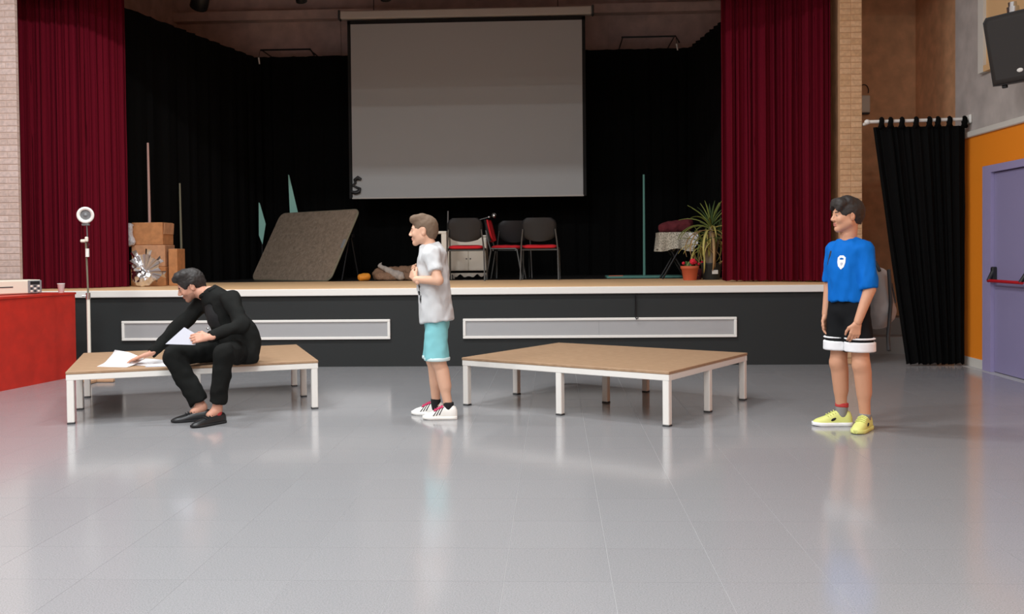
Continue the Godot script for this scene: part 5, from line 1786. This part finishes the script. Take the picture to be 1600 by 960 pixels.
	for q in 2:
		var a: Vector3 = ankL if q == 0 else ankR
		var sb := Net.new()
		sb.cell = 0.007
		sb.cone(a + Vector3(0, 0.0, 0.004), a + Vector3(0, 0.055 if q == 1 else 0.03, 0.002), 0.038, 0.042, 0.01, Vector3.ZERO, 1, false, true)
		part("sock", sb.mesh(Color.WHITE), M.sock_grey, t)
		if q == 1:
			sb = Net.new()
			sb.cell = 0.006
			sb.cone(a + Vector3(0, 0.05, 0.002), a + Vector3(0, 0.08, 0.001), 0.0445, 0.0445, 0.01, Vector3.ZERO, 1, true, true)
			part("sock_cuff", sb.mesh(Color.WHITE), M.sock_red, t, Vector3.ZERO, "red cuff of the sock")
		var turn := 0.32 if q == 0 else -0.62
		var fx := Transform3D(Basis(Vector3.UP, turn), Vector3(a.x, 0.0, a.z) + Basis(Vector3.UP, turn) * Vector3(0, 0, -0.065))
		shoe(t, "shoe", fx, 0.27, M.shoe_lime, M.white_cloth if q == 1 else M.shoe_lime, {"lace": M.shoe_lime, "patch": M.sock_black})
	# backpack
	var bp := thing("backpack", "grey backpack with black straps on the back of the boy in blue", "backpack", Vector3(2.0, 0, -6.62), deg_to_rad(-54))
	var g := Net.new()
	g.cell = 0.01
	g.noise = cloth_noise(25, 9.0)
	g.amp = 0.01
	g.cone(Vector3(0.03, 0.80, -0.265), Vector3(0.03, 1.0, -0.245), 0.13, 0.1, 0.04, Vector3.BACK, 0.9)
	g.cone(Vector3(0.04, 0.78, -0.3), Vector3(0.04, 0.88, -0.31), 0.08, 0.07, 0.04, Vector3.BACK, 0.7)
	part("bag", g.mesh(Color.WHITE), M.bag_grey, bp)
	for sd: float in [-1.0, 1.0]:
		var b := B.new()
		b.tube([Vector3(0.02 + sd * 0.08, 1.06, -0.16), Vector3(sd * 0.086, 1.2, -0.085), Vector3(sd * 0.084, 1.272, -0.03), Vector3(sd * 0.084, 1.27, 0.01), Vector3(sd * 0.086, 1.2, 0.068), Vector3(sd * 0.112, 1.12, 0.062), Vector3(sd * 0.135, 1.03, 0.02), Vector3(sd * 0.14, 0.95, -0.05), Vector3(0.02 + sd * 0.12, 0.86, -0.14), Vector3(0.03 + sd * 0.11, 0.8, -0.2)], 0.012, 8)
		if sd < 0: part("shoulder_strap", b.done(), M.bag_black, bp)
	var b2 := B.new()
	b2.tube([Vector3(0.17, 1.08, -0.2), Vector3(0.165, 0.85, -0.23), Vector3(0.17, 0.62, -0.19), Vector3(0.19, 0.53, -0.17)], 0.013, 8)
	part("hanging_strap", b2.done(), M.bag_black, bp)
	b2 = B.new()
	b2.tube([Vector3(0.15, 0.68, -0.22), Vector3(0.165, 0.6, -0.2), Vector3(0.2, 0.535, -0.16)], 0.011, 8)
	part("hanging_strap", b2.done(), M.bag_black, bp)
	b2 = B.new()
	b2.tube([Vector3(-0.03, 1.07, -0.2), Vector3(0.0, 1.13, -0.21), Vector3(0.06, 1.13, -0.21), Vector3(0.1, 1.07, -0.2)], 0.011, 8)
	part("carry_handle", b2.done(), M.bag_black, bp)
	b2 = B.new()
	b2.tube([Vector3(-0.06, 0.98, -0.31), Vector3(0.04, 1.04, -0.3), Vector3(0.13, 0.98, -0.29), Vector3(0.16, 0.85, -0.29)], 0.006, 6)
	part("zip", b2.done(), M.bag_black, bp)

func man() -> void:
	var base := Vector3(-2.55, 0, -7.1)
	var t := thing("person", "man in a black suit sitting on the platform and leaning over papers", "person", base)
	var skin := col(206, 152, 128)
	var P := func(x: float, y: float, z: float) -> Vector3: return Vector3(x, y, z) - base
	var hipL: Vector3 = P.call(-2.42, 0.482, -7.22)
	var hipR: Vector3 = P.call(-2.59, 0.482, -7.42)
	var kneeL: Vector3 = P.call(-2.385, 0.515, -6.82)
	var kneeR: Vector3 = P.call(-2.825, 0.478, -6.97)
	var ankL: Vector3 = P.call(-2.453, 0.1, -6.84)
	var ankR: Vector3 = P.call(-2.615, 0.095, -6.98)
	var shL: Vector3 = P.call(-2.455, 0.88, -7.2)
	var shR: Vector3 = P.call(-2.76, 0.85, -7.45)
	var elL: Vector3 = P.call(-2.34, 0.695, -7.07)
	var wrL: Vector3 = P.call(-2.51, 0.63, -6.88)
	var elR: Vector3 = P.call(-2.985, 0.62, -7.38)
	var wrR: Vector3 = P.call(-3.1, 0.475, -7.23)
	var waist: Vector3 = P.call(-2.455, 0.55, -7.34)
	var chest: Vector3 = P.call(-2.565, 0.75, -7.33)
	var neck: Vector3 = P.call(-2.675, 0.93, -7.33)
	var body := Soup.new()
	var n := Net.new()
	n.cell = 0.0105
	var lat := (shL - shR).normalized()
	n.cone(waist, chest, 0.1, 0.11, 0.06)
	n.cone(chest, neck, 0.09, 0.055, 0.05)
	n.cone(shL, shR, 0.05, 0.05, 0.05)
	n.cone(hipL, kneeL, 0.07, 0.05, 0.03)
	n.cone(hipR, kneeR, 0.07, 0.05, 0.03)
	n.cone(kneeL, ankL, 0.048, 0.034, 0.02)
	n.cone(kneeR, ankR, 0.048, 0.034, 0.02)
	n.cone(waist, (hipL + hipR) / 2, 0.1, 0.09, 0.05)
	n.cone(shL, elL, 0.045, 0.036, 0.02)
	n.cone(elL, wrL, 0.036, 0.026, 0.02)
	n.cone(shR, elR, 0.045, 0.036, 0.02)
	n.cone(elR, wrR, 0.036, 0.026, 0.02)
	var toeL := Vector3(-0.55, 0, 0.83).normalized()
	var toeR := Vector3(-0.88, 0, 0.47).normalized()
	n.cone(ankL, ankL + toeL * 0.06 + Vector3(0, -0.03, 0), 0.035, 0.03, 0.02)
	n.cone(ankR, ankR + toeR * 0.06 + Vector3(0, -0.03, 0), 0.035, 0.03, 0.02)
	n.mesh_into(body, func(_p: Vector3) -> Color: return skin)
	var fL := (wrL - elL).normalized()
	arc_hand(body, wrL + fL * 0.012, Vector3(-1.0, -0.05, 0.12), Vector3(0.1, -0.5, -0.85), Vector3(0.1, 1, -0.1), 1.0, [0.35, 0.4, 0.45, 0.5], 0.02, skin, 1.2)
	arc_hand(body, wrR + Vector3(-0.012, -0.006, 0.005), Vector3(-0.95, -0.3, 0.12), Vector3(-0.1, -1, 0.1), Vector3(0.1, 0, 1), 1.0, [0.12, 0.12, 0.14, 0.16], 0.06, skin, 0.3)
	# head bowed, looking down at the papers
	var hb := Basis(Vector3.UP, deg_to_rad(-68)) * Basis(Vector3.BACK, deg_to_rad(-6)) * Basis(Vector3.RIGHT, deg_to_rad(27))
	var hx := Transform3D(hb.scaled(Vector3.ONE * 1.0), P.call(-2.825, 0.992, -7.33))
	head_net(body, hx, neck + Vector3(0.0, -0.02, 0), 0.052, skin, col(176, 110, 98), col(44, 36, 32), 0.0, true)
	part("body", body.done(), M.skin, t)
	part("hair", hair_net(hx, 14, 0.005, [[Vector3(-0.04, 0.106, 0.05), Vector3(0.04, 0.106, 0.05), 0.026, 0.026], [Vector3(-0.05, 0.1, 0.0), Vector3(0.05, 0.1, 0.0), 0.03, 0.03], [Vector3(-0.03, 0.09, 0.085), Vector3(0.03, 0.09, 0.085), 0.017, 0.017]], 0.068, 0.015, -0.06, 0.012), M.hair_black, t, Vector3.ZERO, "short black hair")
	# black shirt front
	var fwd := lat.cross(Vector3.UP).normalized()
	if fwd.z < 0: fwd = -fwd
	var sh := Net.new()
	sh.cell = 0.011
	sh.cone(waist + fwd * 0.01, chest + fwd * 0.02, 0.115, 0.115, 0.05, fwd, 0.9)
	sh.cone(chest + fwd * 0.02, neck, 0.1, 0.064, 0.05, Vector3.ZERO, 1, false, true)
	part("shirt", sh.mesh(Color.WHITE), mat("shirt_black", srgb(20, 20, 22), 0.85), t)
	# jacket
	var j := Net.new()
	j.cell = 0.0115
	j.noise = cloth_noise(31, 6.5)
	j.amp = 0.013
	j.cone(waist + Vector3(0.02, -0.02, -0.01), chest, 0.148, 0.145, 0.06, fwd, 0.86)
	j.cone(chest, (shL + shR) / 2 + Vector3(0, -0.01, 0), 0.135, 0.1, 0.06, fwd, 0.8)
	j.cone(shL, shR, 0.07, 0.07, 0.07)
	j.cone((shL + shR) / 2, neck + Vector3(-0.012, 0.015, 0), 0.095, 0.07, 0.04, Vector3.ZERO, 1, false, true)
	j.cone(shL, elL, 0.07, 0.056, 0.03)
	j.cone(elL, wrL, 0.056, 0.04, 0.03, Vector3.ZERO, 1, false, true)
	j.cone(shR, elR, 0.066, 0.054, 0.03)
	j.cone(elR, wrR, 0.054, 0.04, 0.03, Vector3.ZERO, 1, false, true)
	# tails lying on the seat
	j.cone(waist + Vector3(0.02, 0.06, 0.0), hipL + Vector3(0.05, -0.03, -0.04), 0.12, 0.1, 0.06)
	j.cone(waist, hipR + Vector3(0.06, 0.0, -0.03), 0.13, 0.1, 0.05)
	j.planes = [[Vector3.DOWN, -0.388]]
	# open front
	var op := j.cone(chest + fwd * 0.135 + Vector3(0, 0.07, 0), waist + fwd * 0.15 + Vector3(0, 0.1, 0), 0.034, 0.02, 0.01)
	op.cut = true
	part("jacket", j.mesh(Color.WHITE), M.suit_black, t)
	var cl := B.new()
	var ax := (Vector3(-0.5, 0.86, 0.0)).normalized()
	var cx := ax.cross(Vector3.BACK).normalized()
	var cz := cx.cross(ax)
	var ring := []
	for i in 19:
		var an := deg_to_rad(-250.0 + 320.0 * i / 18.0)
		ring.append(neck + ax * 0.004 + cx * cos(an) * 0.068 + cz * sin(an) * 0.066)
	cl.tube(ring, 0.017, 8)
	part("collar", cl.done(), M.suit_black, t)
	var bt := B.new()
	bt.ball(chest + fwd * 0.116 + Vector3(-0.02, -0.09, 0.0), Vector3(0.012, 0.008, 0.006))
	part("buckle", bt.done(), M.chrome, t)
	# trousers
	var r := Net.new()
	r.cell = 0.0115
	r.noise = cloth_noise(41, 7.5)
	r.amp = 0.014
	r.cone(hipL, hipR, 0.092, 0.092, 0.05)
	r.cone(hipL, kneeL, 0.09, 0.074, 0.03)
	r.cone(hipR, kneeR, 0.09, 0.074, 0.03)
	r.cone(kneeL, kneeL.lerp(ankL, 0.88), 0.074, 0.064, 0.02, Vector3.ZERO, 1, false, true)
	r.cone(kneeR, kneeR.lerp(ankR, 0.9), 0.074, 0.066, 0.02, Vector3.ZERO, 1, false, true)
	part("trousers", r.mesh(Color.WHITE), M.trouser_black, t)
	for q in 2:
		var a: Vector3 = ankL if q == 0 else ankR
		var d: Vector3 = toeL if q == 0 else toeR
		var bs := Basis(Vector3.UP.cross(d).normalized(), Vector3.UP, d)
		if q == 0:
			var sb := Net.new()
			sb.cell = 0.007
			sb.cone(a + Vector3(0, -0.02, 0), a + Vector3(0, 0.02, 0), 0.036, 0.038, 0.01, Vector3.ZERO, 1, false, true)
			part("sock", sb.mesh(Color.WHITE), M.sock_red, t, Vector3.ZERO, "red patterned sock")
		shoe(t, "shoe", Transform3D(bs, Vector3(a.x, 0.0, a.z) - d * 0.065), 0.285, M.shoe_black, M.sock_black, {"formal": true, "lace": M.sock_black})
	# the sheet in his left hand
	var pb := B.new()
	var c: Vector3 = P.call(-2.67, 0.62, -6.87)
	pb.prism([Vector2(-0.15, -0.055), Vector2(0.06, -0.05), Vector2(0.075, 0.025), Vector2(-0.04, 0.085)], -0.0008, 0.0008, Transform3D(Basis(Vector3.RIGHT, -0.5) * Basis(Vector3.UP, 0.15), Vector3.ZERO))
	tag(part("held_paper", pb.done(), M.paper_grey, self, base + c), "folded pale sheet of paper held in the seated man's hand", "paper")
